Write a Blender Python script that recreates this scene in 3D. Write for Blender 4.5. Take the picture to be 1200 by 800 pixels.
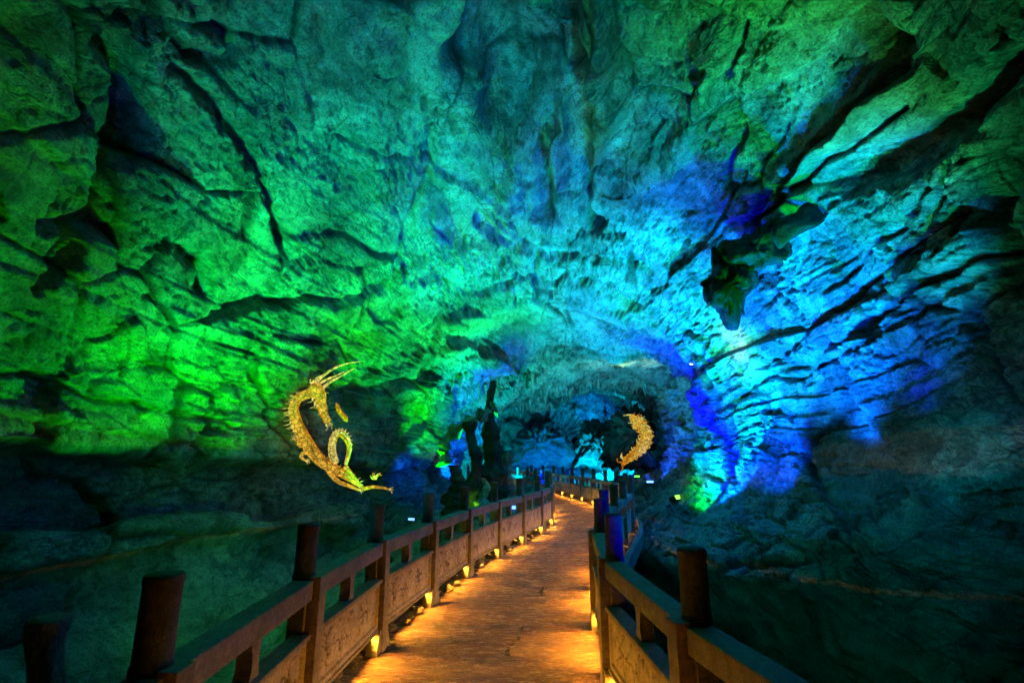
import bpy, bmesh, math, random
import numpy as np
from mathutils import Vector, Matrix
from mathutils.bvhtree import BVHTree

sc = bpy.context.scene
for o in list(bpy.data.objects):
    bpy.data.objects.remove(o)

# ------------------------------------------------------------------ camera
PITCH = math.atan(135 / 600)
CAM = Vector((0, 0, 1.85))
cd = bpy.data.cameras.new('camera')
cam = bpy.data.objects.new('camera', cd)
sc.collection.objects.link(cam)
cd.sensor_width = 36
cd.lens = 18
cd.clip_start = 0.05
cd.clip_end = 500
cam.location = CAM
cam.rotation_euler = (math.radians(90) + PITCH, 0, 0)
sc.camera = cam

# ------------------------------------------------------------------ world and exposure
w = bpy.data.worlds.new('World')
sc.world = w
w.use_nodes = True
wn = w.node_tree.nodes
bg = wn['Background']
bg.inputs[0].default_value = (0.0, 0.01, 0.012, 1)
bg.inputs[1].default_value = 0.05
sc.view_settings.view_transform = 'Standard'
sc.view_settings.look = 'None'
sc.view_settings.exposure = 0
sc.view_settings.gamma = 1
sc.cycles.max_bounces = 5
sc.cycles.diffuse_bounces = 2
sc.cycles.glossy_bounces = 2
sc.cycles.transmission_bounces = 1
sc.cycles.use_denoising = True
sc.cycles.sample_clamp_indirect = 4
sc.cycles.use_light_tree = True

# ------------------------------------------------------------------ the cave lamps: (station, aim, cone, edge, colour in watts)
# each is an unseen spot placed for the colour it throws, some in mid-air; filled in below once the rock exists
LAMPS = [
#LAMPS_BEGIN
 ((-4.6, 9, -0.2), (120, 300), 65, (0.000, 0.736, 0.000)),
 ((-4.6, 9, -0.2), (370, 330), 65, (0.000, 2.348, 0.000)),
 ((-4.6, 9, -0.2), (500, 250), 65, (0.001, 0.000, 0.221)),
 ((-4.8, 9, 2.0), (250, 350), 80, (0.000, 0.141, 0.000)),
 ((-4.8, 9, 2.0), (180, 450), 80, (0.000, 0.164, 0.000)),
 ((-4.8, 9, 2.0), (350, 430), 80, (0.000, 0.216, 0.000)),
 ((-3.6, 13, 0.3), (470, 350), 65, (0.000, 1.653, 0.000)),
 ((-2.6, 16.5, 0.8), (530, 470), 70, (0.000, 1.219, 0.000)),
 ((3.0, 2.6, -1.0), (600, 60), 50, (0.000, 1.296, 0.000)),
 ((3.0, 2.6, -1.0), (560, 130), 50, (0.000, 0.000, 1.232)),
 ((3.3, 5.0, -0.6), (560, 230), 55, (0.000, 0.000, 0.496)),
 ((4.3, 7.3, 1.5), (1000, 270), 60, (0.000, 0.091, 0.025)),
 ((4.3, 7.3, 1.5), (900, 180), 60, (0.000, 1.024, 0.000)),
 ((3.7, 9.5, 1.1), (960, 330), 60, (0.000, 0.644, 2.235)),
 ((3.7, 9.5, 1.1), (850, 290), 60, (0.000, 0.334, 1.203)),
 ((3.7, 9.5, 1.1), (900, 380), 60, (0.000, 0.713, 0.662)),
 ((3.9, 11.5, 0.8), (880, 450), 55, (0.000, 1.036, 0.000)),
 ((3.9, 11.5, 0.8), (930, 400), 55, (0.000, 0.000, 1.326)),
 ((3.9, 11.5, 0.8), (760, 330), 55, (0.000, 2.879, 1.155)),
 ((3.9, 11.5, 0.8), (840, 520), 55, (0.000, 0.000, 1.810)),
 ((3.9, 11.5, 0.8), (900, 520), 55, (0.000, 0.209, 1.907)),
 ((4.2, 14.2, 0.7), (830, 430), 60, (0.000, 0.000, 5.121)),
 ((4.2, 14.2, 0.7), (680, 350), 60, (0.000, 0.987, 0.000)),
 ((4.2, 14.2, 0.7), (620, 300), 60, (0.000, 0.000, 2.702)),
 ((2.8, 4.0, 1.9), (1050, 560), 70, (0.000, 0.018, 0.019)),
 ((2.8, 4.0, 1.9), (1150, 540), 70, (0.000, 0.000, 0.012)),
 ((0.3, 19.8, 0.7), (520, 330), 70, (0.000, 3.954, 0.475)),
 ((0.3, 19.8, 0.7), (640, 330), 70, (0.000, 0.594, 0.000)),
 ((0.3, 19.8, 0.7), (700, 380), 70, (0.000, 1.350, 1.608)),
 ((0.3, 19.8, 0.7), (560, 450), 70, (0.000, 0.343, 1.318)),
 ((0.3, 19.8, 0.7), (760, 400), 70, (0.000, 0.000, 1.481)),
 ((4.6, 17.5, 1.4), (700, 420), 70, (0.000, 0.898, 0.618)),
 ((4.6, 17.5, 1.4), (780, 400), 70, (0.000, 0.000, 1.584)),
 ((3.6, 11.2, 0.8), (835, 560), 40, (0.000, 1.558, 0.121)),
 ((4.0, 5.6, 1.4), (1060, 310), 40, (0.000, 0.091, 0.309)),
 ((4.0, 5.6, 1.4), (1020, 340), 40, (0.000, 0.000, 0.361)),
 ((3.9, 8.2, 1.3), (900, 500), 45, (0.000, 0.151, 1.595)),
 ((3.9, 8.2, 1.3), (1000, 460), 45, (0.000, 0.213, 1.267)),
 ((-3.9, 2.6, -1.0), (430, 90), 45, (0.000, 0.196, 0.450)),
 ((-3.9, 2.6, -1.0), (480, 60), 45, (0.005, 0.725, 0.000)),
 ((3.2, 10, 0.8), (860, 400), 25, (0.124, 0.586, 0.000)),
 ((-4.0, 7.0, -0.3), (380, 250), 60, (0.000, 1.608, 0.311)),
 ((-4.0, 7.0, -0.3), (420, 60), 60, (0.000, 0.000, 0.143)),
 ((3.6, 6.0, 0.9), (1000, 100), 55, (0.000, 0.467, 0.091)),
 ((0.8, 2.5, -1.0), (1000, 600), 80, (0.000, 0.051, 0.021)),
 ((4.6, 4.6, 2.2), (950, 200), 50, (0.000, 0.204, 0.317)),
#LAMPS_END
]
# small accents: recess glow, white lit facet, green ribs, foot of the stalagmites, dim added fill low on both sides
ACCENTS = [
 ((-3.4, 3.4, -.5), (230, 640), 110, (0, .035, .015)),
 ((2.4, 3.2, -.9), (1060, 700), 120, (0, .012, .006)),
 ((3.2, 10, .8), (862, 400), 11, (1.1, 1.6, 1.5)),
 ((-3.2, 6, -.4), (575, 275), 13, (.12, 1.3, 0)),
 ((-3.2, 6, -.4), (695, 165), 12, (.1, .9, 0)),
 ((4.3, 4.6, 1.8), (1010, 110), 28, (.05, .55, .04)),
 ((4.3, 4.6, 1.8), (920, 70), 30, (.04, .5, .08)),
 ((3.0, 2.6, -1.0), (655, 175), 9, (0, .3, 1.6)),
 ((-2.0, 6.3, .25), (395, 640), 100, (.02, .30, .02)),
 ((-1.4, 15.4, .4), (592, 560), 60, (0, .02, .45)),
 ((-3.2, 16.2, 1.2), (522, 520), 60, (0, .05, .5)),
 ((-1.1, 14.2, .4), (566, 585), 50, (.05, .2, 0)),
 ((-3.9, 2.6, -1.0), (560, 250), 50, (0, .8, .95)),
 ((3.6, 11.2, .8), (760, 300), 60, (0, .9, 1.3)),
 ((2.9, 4.2, 1.8), (1140, 540), 26, (0, .06, .07)),  # added spot hung in mid-air to light the right lip
 # far chambers
 ((-.8, 23.5, .8), (1.0, 26, 6), 140, (0, 1.3, 1.5)),
 ((5.6, 22.5, .9), (5, 25, 6), 130, (0, .95, 1.5)),
 ((6.2, 26, .6), (9, 27, 2.5), 100, (0, .12, 1.3)),
 ((-2.5, 26, .8), (-4, 28, 3), 100, (0, .15, 1.6)),
 ((-1.5, 33, .7), (-1, 38, 5), 140, (0, 2.6, 3.0)),
 ((4.6, 32.5, .7), (5, 38, 5), 140, (0, 2.2, 3.6)),
 ((2.6, 35.5, .4), (2, 42, 3), 130, (0, .35, 4.5)),
 ((6.4, 35, .5), (6.8, 42, 3.5), 130, (0, 2.2, 4.5)),
 ((7.6, 30.5, .6), (9, 36, 3), 120, (0, .9, 2.2)),
]
GAIN = (1.0, 2.0, 2.7)
WARM = (1.0, 0.40, 0.025)
FOOT_W = 30.0

rnd = random.Random(7)
PI = math.pi

# ------------------------------------------------------------------ helpers
def smooth(a, b, x):
    t = np.clip((x - a) / (b - a), 0, 1)
    return t * t * (3 - 2 * t)

def project(P):
    """numpy (n,3) -> px,py on the 1200x800 plate"""
    v = P - np.array(CAM)
    F = np.array((0, math.cos(PITCH), math.sin(PITCH)))
    U = np.array((0, -math.sin(PITCH), math.cos(PITCH)))
    zc = v @ F
    zc = np.where(zc < 0.05, 0.05, zc)
    return 600 + 600 * v[:, 0] / zc, 400 - 600 * (v @ U) / zc

def ray(px, py):
    return Vector((px - 600, 600 * math.cos(PITCH) - (400 - py) * math.sin(PITCH),
                   600 * math.sin(PITCH) + (400 - py) * math.cos(PITCH))).normalized()

def at(px, py, d):
    """world point seen at a pixel, at distance d along +Y"""
    r = ray(px, py)
    return CAM + r * (d / r.y)

def _hash(ix, iy, iz, seed):
    h = (ix.astype(np.int64) * 374761393 + iy.astype(np.int64) * 668265263 + iz.astype(np.int64) * 2147483647 + seed * 1274126177) & 0xFFFFFFFF
    h = ((h ^ (h >> 13)) * 1274126177) & 0xFFFFFFFF
    h = ((h ^ (h >> 16)) * 2246822519) & 0xFFFFFFFF
    return h ^ (h >> 15)

def vnoise(P, freq, seed=0):
    """smooth value noise, -1..1"""
    Q = P * freq + seed * 17.13
    f = np.floor(Q)
    t = Q - f
    u = t * t * t * (t * (t * 6 - 15) + 10)
    i = f.astype(np.int64)
    out = 0
    for dx in (0, 1):
        wx = u[:, 0] if dx else 1 - u[:, 0]
        for dy in (0, 1):
            wy = u[:, 1] if dy else 1 - u[:, 1]
            for dz in (0, 1):
                wz = u[:, 2] if dz else 1 - u[:, 2]
                out = out + wx * wy * wz * (_hash(i[:, 0] + dx, i[:, 1] + dy, i[:, 2] + dz, seed) / 2147483647.5 - 1)
    return out

def fbm(P, freq, octs, seed=0, gain=0.5, ridged=False):
    a, s, n = 1.0, 0, 0
    for k in range(octs):
        v = vnoise(P, freq * 2.03 ** k, seed + k * 3)
        if ridged:
            v = 1 - 2 * np.abs(v)
        s = s + a * v
        n += a
        a *= gain
    return s / n

def facets(P, freq, seed, tilt=1.0):
    """broken, planar blocks: every cell is a plane with its own tilt; returns height and distance to the joint"""
    Q = P * freq
    i0 = np.floor(Q).astype(np.int64)
    best = np.full(len(P), 9.0)
    sec = np.full(len(P), 9.0)
    h = np.zeros(len(P))
    for dx in (-1, 0, 1):
        for dy in (-1, 0, 1):
            for dz in (-1, 0, 1):
                cx, cy, cz = i0[:, 0] + dx, i0[:, 1] + dy, i0[:, 2] + dz
                ha = _hash(cx, cy, cz, seed)
                hb = _hash(cx, cy, cz, seed + 91)
                jx = (ha & 1023) / 1023.0
                jy = ((ha >> 10) & 1023) / 1023.0
                jz = ((ha >> 20) & 1023) / 1023.0
                vx, vy, vz = Q[:, 0] - cx - jx, Q[:, 1] - cy - jy, Q[:, 2] - cz - jz
                d = vx * vx + vy * vy + vz * vz
                hh = tilt * (vx * ((hb & 1023) / 511.5 - 1) + vy * (((hb >> 10) & 1023) / 511.5 - 1) + vz * (((hb >> 20) & 1023) / 511.5 - 1)) \
                    + ((hb >> 5) & 1023) / 1023.0 - 0.5
                m = d < best
                sec = np.where(m, best, np.minimum(sec, d))
                h = np.where(m, hh, h)
                best = np.where(m, d, best)
    return h, np.sqrt(sec) - np.sqrt(best)

def grid_mesh(name, V, nu, nv, smooth_shade=True):
    me = bpy.data.meshes.new(name)
    n = (nu - 1) * (nv - 1)
    me.vertices.add(len(V))
    me.vertices.foreach_set('co', V.astype(np.float32).ravel())
    a = (np.arange(nv - 1)[:, None] * nu + np.arange(nu - 1)[None, :]).ravel()
    F = np.stack([a, a + 1, a + nu + 1, a + nu], 1).astype(np.int32)
    me.loops.add(4 * n)
    me.loops.foreach_set('vertex_index', F.ravel())
    me.polygons.add(n)
    me.polygons.foreach_set('loop_start', np.arange(n, dtype=np.int32) * 4)
    me.polygons.foreach_set('loop_total', np.full(n, 4, dtype=np.int32))
    me.polygons.foreach_set('use_smooth', np.full(n, smooth_shade))
    me.update()
    return me, F

def link(name, me, mat=None, parent=None):
    o = bpy.data.objects.new(name, me)
    sc.collection.objects.link(o)
    if mat is not None and me is not None and not me.materials:
        me.materials.append(mat)
    if parent is not None:
        o.parent = parent
    return o

def tag(o, label=None, cat=None, group=None, kind=None):
    if label: o['label'] = label
    if cat: o['category'] = cat
    if group: o['group'] = group
    if kind: o['kind'] = kind
    return o

def empty(name, loc=(0, 0, 0)):
    o = bpy.data.objects.new(name, None)
    sc.collection.objects.link(o)
    o.location = loc
    return o

def bm_mesh(name, bm, smooth_shade=False):
    me = bpy.data.meshes.new(name)
    bmesh.ops.recalc_face_normals(bm, faces=bm.faces)
    for f in bm.faces:
        f.smooth = smooth_shade
    bm.to_mesh(me)
    bm.free()
    return me

def prism(bm, ring0, ring1):
    a = [bm.verts.new(p) for p in ring0]
    b = [bm.verts.new(p) for p in ring1]
    n = len(a)
    for k in range(n):
        bm.faces.new((a[k], a[(k + 1) % n], b[(k + 1) % n], b[k]))
    bm.faces.new(a[::-1])
    bm.faces.new(b)

def tube(bm, pts, rads, n=10, jit=None, flat=1.0, up=None):
    """tapered swept tube with closed ends"""
    pts = [Vector(p) for p in pts]
    rings = []
    ref = up or Vector((0, 0, 1))
    for k, p in enumerate(pts):
        t = (pts[min(k + 1, len(pts) - 1)] - pts[max(k - 1, 0)]).normalized()
        r = ref if abs(t.dot(ref)) < 0.95 else Vector((1, 0, 0))
        a = t.cross(r).normalized()
        b = a.cross(t).normalized()
        ring = []
        for i in range(n):
            an = 2 * PI * i / n
            q = rads[k] * (1 + (jit(k, i) if jit else 0))
            ring.append(bm.verts.new(p + a * math.cos(an) * q + b * math.sin(an) * q * flat))
        rings.append(ring)
    for k in range(len(rings) - 1):
        for i in range(n):
            bm.faces.new((rings[k][i], rings[k][(i + 1) % n], rings[k + 1][(i + 1) % n], rings[k + 1][i]))
    bm.faces.new(rings[0][::-1])
    bm.faces.new(rings[-1])

def catmull(pts, n=8):
    pts = [Vector(p) for p in pts]
    out = []
    for k in range(len(pts) - 1):
        p0, p1, p2, p3 = pts[max(k - 1, 0)], pts[k], pts[k + 1], pts[min(k + 2, len(pts) - 1)]
        for j in range(n):
            t = j / n
            out.append(0.5 * ((2 * p1) + (p2 - p0) * t + (2 * p0 - 5 * p1 + 4 * p2 - p3) * t * t + (3 * p1 - p0 - 3 * p2 + p3) * t ** 3))
    out.append(pts[-1])
    return out

# ------------------------------------------------------------------ materials
def new_mat(name):
    m = bpy.data.materials.new(name)
    m.use_nodes = True
    nt = m.node_tree
    return m, nt, nt.nodes['Principled BSDF']

def N(nt, typ, **kw):
    n = nt.nodes.new(typ)
    for k, v in kw.items():
        if k in ('operation', 'blend_type', 'data_type', 'feature', 'noise_type', 'distance'):
            setattr(n, k, v)
        else:
            n.inputs[k].default_value = v
    return n

def rock_material(name, base, dark, light, rough=(0.55, 0.9), scale=1.0, bump=0.5, crack=0.5, spec=0.35, streak=None):
    m, nt, b = new_mat(name)
    L = nt.links.new
    geo = N(nt, 'ShaderNodeNewGeometry')
    mp = N(nt, 'ShaderNodeMapping')
    mp.inputs['Scale'].default_value = (scale, scale, scale) if streak is None else tuple(scale * s for s in streak)
    L(geo.outputs['Position'], mp.inputs[0])
    # warp the coordinates so nothing runs straight
    wn_ = N(nt, 'ShaderNodeTexNoise', Scale=0.9, Detail=3.0)
    L(mp.outputs[0], wn_.inputs['Vector'])
    sc_ = N(nt, 'ShaderNodeVectorMath', operation='MULTIPLY_ADD')
    sc_.inputs[1].default_value = (0.4, 0.4, 0.4)
    L(wn_.outputs['Color'], sc_.inputs[0]); L(mp.outputs[0], sc_.inputs[2])
    vec = sc_.outputs[0]
    n1 = N(nt, 'ShaderNodeTexNoise', Scale=0.7, Detail=5.0, Roughness=0.62)
    L(vec, n1.inputs['Vector'])
    n2 = N(nt, 'ShaderNodeTexNoise', Scale=5.0, Detail=6.0, Roughness=0.7)
    L(vec, n2.inputs['Vector'])
    n3 = N(nt, 'ShaderNodeTexNoise', Scale=26.0, Detail=4.0, Roughness=0.75)
    L(vec, n3.inputs['Vector'])
    r1 = nt.nodes.new('ShaderNodeValToRGB')
    e = r1.color_ramp.elements
    e[0].position, e[0].color = 0.33, (*dark, 1)
    e[1].position, e[1].color = 0.68, (*light, 1)
    x = e.new(0.5); x.color = (*base, 1)
    L(n1.outputs[0], r1.inputs[0])
    r2 = nt.nodes.new('ShaderNodeValToRGB')
    r2.color_ramp.elements[0].position = 0.30; r2.color_ramp.elements[0].color = (0.45, 0.45, 0.45, 1)
    r2.color_ramp.elements[1].position = 0.62; r2.color_ramp.elements[1].color = (1.15, 1.15, 1.15, 1)
    L(n2.outputs[0], r2.inputs[0])
    mul = N(nt, 'ShaderNodeMix', data_type='RGBA', blend_type='MULTIPLY', Factor=1.0)
    L(r1.outputs[0], mul.inputs[6]); L(r2.outputs[0], mul.inputs[7])
    r3 = nt.nodes.new('ShaderNodeValToRGB')
    r3.color_ramp.elements[0].position = 0.38; r3.color_ramp.elements[0].color = (0.42, 0.42, 0.42, 1)
    r3.color_ramp.elements[1].position = 0.56; r3.color_ramp.elements[1].color = (1.08, 1.08, 1.08, 1)
    L(n3.outputs[0], r3.inputs[0])
    mul3 = N(nt, 'ShaderNodeMix', data_type='RGBA', blend_type='MULTIPLY', Factor=0.8)
    L(mul.outputs[2], mul3.inputs[6]); L(r3.outputs[0], mul3.inputs[7])
    mul = mul3
    if name == 'limestone':
        ns = N(nt, 'ShaderNodeTexNoise', Scale=1.5, Detail=9.0, Roughness=0.68)
        L(vec, ns.inputs['Vector'])
        rs_ = nt.nodes.new('ShaderNodeValToRGB')
        rs_.color_ramp.elements[0].position = 0.415; rs_.color_ramp.elements[0].color = (0.38, 0.38, 0.36, 1)
        rs_.color_ramp.elements[1].position = 0.475; rs_.color_ramp.elements[1].color = (1.1, 1.1, 1.1, 1)
        L(ns.outputs[0], rs_.inputs[0])
        mul4 = N(nt, 'ShaderNodeMix', data_type='RGBA', blend_type='MULTIPLY', Factor=0.65)
        L(mul.outputs[2], mul4.inputs[6]); L(rs_.outputs[0], mul4.inputs[7])
        mul = mul4
    # fracture veins, two sizes, darker than the rock
    v1 = N(nt, 'ShaderNodeTexVoronoi', feature='DISTANCE_TO_EDGE', Scale=1.1)
    v2 = N(nt, 'ShaderNodeTexVoronoi', feature='DISTANCE_TO_EDGE', Scale=4.3)
    mv = N(nt, 'ShaderNodeMapping'); mv.inputs['Rotation'].default_value = (0.5, 0.3, 0.2); mv.inputs['Scale'].default_value = (1.0, 0.35, 1.6)
    L(vec, mv.inputs[0]); L(mv.outputs[0], v1.inputs['Vector']); L(mv.outputs[0], v2.inputs['Vector'])
    c1 = N(nt, 'ShaderNodeMapRange'); c1.inputs['From Max'].default_value = 0.022; c1.inputs['To Min'].default_value = 1 - crack * 0.8
    c2 = N(nt, 'ShaderNodeMapRange'); c2.inputs['From Max'].default_value = 0.04; c2.inputs['To Min'].default_value = 1 - crack * 0.6
    L(v1.outputs['Distance'], c1.inputs[0]); L(v2.outputs['Distance'], c2.inputs[0])
    cm = N(nt, 'ShaderNodeMath', operation='MULTIPLY'); L(c1.outputs[0], cm.inputs[0]); L(c2.outputs[0], cm.inputs[1])
    # veins come and go
    g = N(nt, 'ShaderNodeTexNoise', Scale=0.8, Detail=2.0); L(mp.outputs[0], g.inputs['Vector'])
    gr = N(nt, 'ShaderNodeMapRange'); gr.inputs['From Min'].default_value = 0.47; gr.inputs['From Max'].default_value = 0.58
    L(g.outputs[0], gr.inputs[0])
    gm = N(nt, 'ShaderNodeMix', data_type='FLOAT'); gm.inputs[2].default_value = 1.0
    L(gr.outputs[0], gm.inputs[0]); L(cm.outputs[0], gm.inputs[3])
    mul2 = N(nt, 'ShaderNodeMix', data_type='RGBA', blend_type='MULTIPLY', Factor=1.0)
    L(mul.outputs[2], mul2.inputs[6]); L(gm.outputs[0], mul2.inputs[7])
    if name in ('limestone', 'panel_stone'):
        ja = nt.nodes.new('ShaderNodeAttribute'); ja.attribute_name = 'crevice_shade'  # albedo darkened along joints and carved grooves, standing in for crevice shade
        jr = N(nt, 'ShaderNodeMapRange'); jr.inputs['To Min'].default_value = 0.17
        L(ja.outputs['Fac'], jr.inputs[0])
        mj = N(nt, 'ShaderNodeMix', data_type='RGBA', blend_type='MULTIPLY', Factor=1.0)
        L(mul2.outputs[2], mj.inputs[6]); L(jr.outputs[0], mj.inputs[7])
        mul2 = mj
    L(mul2.outputs[2], b.inputs['Base Color'])
    rr = N(nt, 'ShaderNodeMapRange'); rr.inputs['From Min'].default_value = 0.3; rr.inputs['From Max'].default_value = 0.7
    rr.inputs['To Min'].default_value = rough[0]; rr.inputs['To Max'].default_value = rough[1]
    L(n2.outputs[0], rr.inputs[0]); L(rr.outputs[0], b.inputs['Roughness'])
    b.inputs['Specular IOR Level'].default_value = spec
    b1 = N(nt, 'ShaderNodeBump', Strength=bump, Distance=0.17 / scale); L(n2.outputs[0], b1.inputs['Height'])
    b2 = N(nt, 'ShaderNodeBump', Strength=min(1, bump), Distance=0.05 / scale); L(n3.outputs[0], b2.inputs['Height']); L(b1.outputs[0], b2.inputs['Normal'])
    b3 = N(nt, 'ShaderNodeBump', Strength=bump, Distance=0.05 / scale); L(gm.outputs[0], b3.inputs['Height']); L(b2.outputs[0], b3.inputs['Normal'])
    L(b3.outputs[0], b.inputs['Normal'])
    return m

M_ROCK = rock_material('limestone', (0.33, 0.33, 0.32), (0.14, 0.14, 0.135), (0.52, 0.52, 0.50), bump=0.85, rough=(0.42, 0.85), spec=0.5, crack=0.6)
M_DARKROCK = rock_material('dark_limestone', (0.035, 0.04, 0.03), (0.015, 0.016, 0.014), (0.07, 0.075, 0.06), scale=2.0, bump=0.8)  # near-black in colour; on the hanging boulders this stands in for shade
M_DRIP = rock_material('flowstone', (0.30, 0.31, 0.29), (0.12, 0.12, 0.11), (0.5, 0.5, 0.48), scale=3.0, bump=0.8, streak=(1.4, 1.4, 0.4))
M_STONE = rock_material('carved_stone', (0.30, 0.27, 0.24), (0.20, 0.18, 0.16), (0.40, 0.36, 0.32), scale=5.0, bump=0.35, crack=0.1)
M_PANEL = rock_material('panel_stone', (0.46, 0.40, 0.36), (0.34, 0.30, 0.27), (0.56, 0.50, 0.45), scale=5.0, bump=0.35, crack=0.1)
M_DRUM = rock_material('weathered_post_stone', (0.075, 0.095, 0.09), (0.035, 0.045, 0.045), (0.13, 0.16, 0.15), scale=5.0, bump=0.5, crack=0.15)
M_DECK = rock_material('deck_stone', (0.36, 0.19, 0.13), (0.10, 0.05, 0.05), (0.52, 0.32, 0.20), rough=(0.08, 0.38), scale=2.2, bump=1.0, crack=0.2, spec=0.7, streak=(0.5, 2.0, 1.0))
M_RUBBLE = rock_material('rubble_rock', (0.26, 0.22, 0.19), (0.1, 0.09, 0.08), (0.4, 0.36, 0.32), scale=4.0, bump=0.9)

def plain(name, col, rough=0.5, metal=0.0, emit=None, strength=0.0):
    m, nt, b = new_mat(name)
    n = N(nt, 'ShaderNodeTexNoise', Scale=9.0, Detail=5.0)
    r = nt.nodes.new('ShaderNodeValToRGB')
    r.color_ramp.elements[0].position = 0.3; r.color_ramp.elements[0].color = (*[c * 0.6 for c in col], 1)
    r.color_ramp.elements[1].position = 0.7; r.color_ramp.elements[1].color = (*[min(1, c * 1.2) for c in col], 1)
    tc = N(nt, 'ShaderNodeTexCoord')
    nt.links.new(tc.outputs['Object'], n.inputs['Vector'])
    nt.links.new(n.outputs[0], r.inputs[0]); nt.links.new(r.outputs[0], b.inputs['Base Color'])
    b.inputs['Roughness'].default_value = rough
    b.inputs['Metallic'].default_value = metal
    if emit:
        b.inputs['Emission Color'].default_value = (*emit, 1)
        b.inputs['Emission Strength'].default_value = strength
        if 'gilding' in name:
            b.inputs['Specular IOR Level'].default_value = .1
            # scales: the added emission follows a cell pattern
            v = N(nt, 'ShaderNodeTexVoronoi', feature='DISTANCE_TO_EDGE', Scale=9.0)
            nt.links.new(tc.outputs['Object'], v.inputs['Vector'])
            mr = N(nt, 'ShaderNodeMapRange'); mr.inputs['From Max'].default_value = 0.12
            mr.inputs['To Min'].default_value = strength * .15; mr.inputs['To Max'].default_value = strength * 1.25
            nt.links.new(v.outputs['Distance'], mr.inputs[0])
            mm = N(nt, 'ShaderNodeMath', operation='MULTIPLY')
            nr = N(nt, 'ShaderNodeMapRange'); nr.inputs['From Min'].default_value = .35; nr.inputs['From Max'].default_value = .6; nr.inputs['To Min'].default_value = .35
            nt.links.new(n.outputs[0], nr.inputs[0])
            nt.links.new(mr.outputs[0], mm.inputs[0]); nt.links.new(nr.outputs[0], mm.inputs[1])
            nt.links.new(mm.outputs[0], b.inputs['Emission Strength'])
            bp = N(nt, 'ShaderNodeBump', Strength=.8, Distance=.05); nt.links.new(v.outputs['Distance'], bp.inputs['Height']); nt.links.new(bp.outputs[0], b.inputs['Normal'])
    return m

# ------------------------------------------------------------------ the cave: one rock shell round a winding axis
def axis(s):
    x = 0.075 * s
    z = 1.85 + 0.025 * s
    return x, z

# radius table: rows s, columns phi (degrees, 0 = right, 90 = up, 180 = left)
PH = [-90, -60, -42, -25, -12, 0, 12, 30, 50, 70, 90, 110, 130, 150, 168, 180, 192, 210, 235, 270]
TB = {
 -12: [3.0, 3.2, 3.6, 4.0, 4.5, 5.0, 5.2, 5.6, 6.2, 7.0, 7.4, 7.4, 7.2, 7.0, 7.0, 7.0, 7.0, 6.5, 4.5, 3.2],
   3: [3.0, 3.4, 4.2, 4.6, 5.0, 5.4, 5.6, 5.9, 6.6, 7.3, 7.7, 7.7, 7.4, 7.2, 7.2, 7.2, 7.4, 6.6, 4.5, 3.4],
   6: [3.2, 3.4, 4.0, 4.2, 4.5, 5.0, 5.4, 5.9, 6.6, 7.3, 7.7, 7.8, 7.6, 7.4, 7.2, 7.2, 7.4, 6.6, 4.5, 3.4],
   8: [3.2, 3.0, 3.0, 3.5, 4.2, 4.9, 5.2, 5.7, 6.3, 6.9, 7.3, 7.4, 7.4, 7.3, 7.2, 7.2, 7.3, 6.5, 4.4, 3.4],
  11: [3.2, 2.9, 2.8, 3.5, 4.2, 4.6, 4.9, 5.2, 5.6, 6.1, 6.4, 6.6, 6.8, 6.9, 6.9, 6.9, 7.0, 6.3, 4.3, 3.4],
  14: [3.2, 3.0, 3.2, 3.7, 4.1, 4.2, 4.3, 4.5, 4.8, 5.1, 5.4, 5.6, 5.9, 6.2, 6.3, 6.4, 6.5, 6.0, 4.2, 3.4],
  17: [3.2, 3.2, 3.8, 4.4, 4.7, 4.9, 5.2, 5.5, 4.6, 4.2, 4.2, 4.5, 4.9, 5.2, 5.4, 5.5, 5.7, 5.6, 4.2, 3.4],
  20: [3.2, 3.4, 4.2, 5.0, 5.8, 6.4, 6.8, 6.3, 4.1, 3.1, 2.9, 3.1, 3.5, 3.8, 4.0, 4.4, 4.8, 5.0, 4.2, 3.4],
  22: [3.2, 3.4, 4.2, 5.2, 6.2, 6.8, 7.2, 7.0, 4.6, 3.5, 3.1, 3.2, 3.6, 4.0, 4.5, 5.1, 5.3, 5.2, 4.2, 3.4],
  26: [3.2, 3.4, 4.2, 5.2, 6.3, 7.0, 7.2, 7.0, 4.7, 3.4, 3.0, 2.95, 3.1, 3.6, 4.8, 5.2, 5.4, 5.3, 4.2, 3.4],
  30: [3.2, 3.4, 4.2, 5.2, 6.4, 7.0, 7.0, 6.2, 4.3, 3.2, 2.75, 2.6, 2.75, 3.3, 4.8, 5.2, 5.4, 5.3, 4.2, 3.4],
  33: [3.2, 3.4, 4.2, 5.2, 6.6, 7.4, 7.4, 6.6, 5.0, 4.1, 3.8, 3.8, 4.0, 4.6, 5.6, 6.2, 6.4, 6.0, 4.2, 3.4],
  38: [3.2, 3.4, 4.2, 5.4, 6.8, 7.4, 7.2, 6.4, 5.0, 4.3, 4.0, 4.0, 5.4, 6.0, 6.6, 7.0, 7.0, 6.4, 4.2, 3.4],
  43: [2.6, 2.8, 3.5, 4.4, 5.0, 5.4, 5.2, 4.8, 4.3, 4.0, 3.8, 3.8, 4.2, 4.8, 5.2, 5.4, 5.4, 5.0, 3.5, 2.8],
  47: [0.05] * 20,
}
S_KEYS = sorted(TB)
_ph = np.arange(-90, 271, 1.0)
_s = np.arange(-12, 47.01, 0.25)
_tab = np.array([np.interp(_ph, PH, TB[k]) for k in S_KEYS])
_tab = np.array([np.interp(_s, S_KEYS, _tab[:, j]) for j in range(len(_ph))])      # (phi, s)
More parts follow.
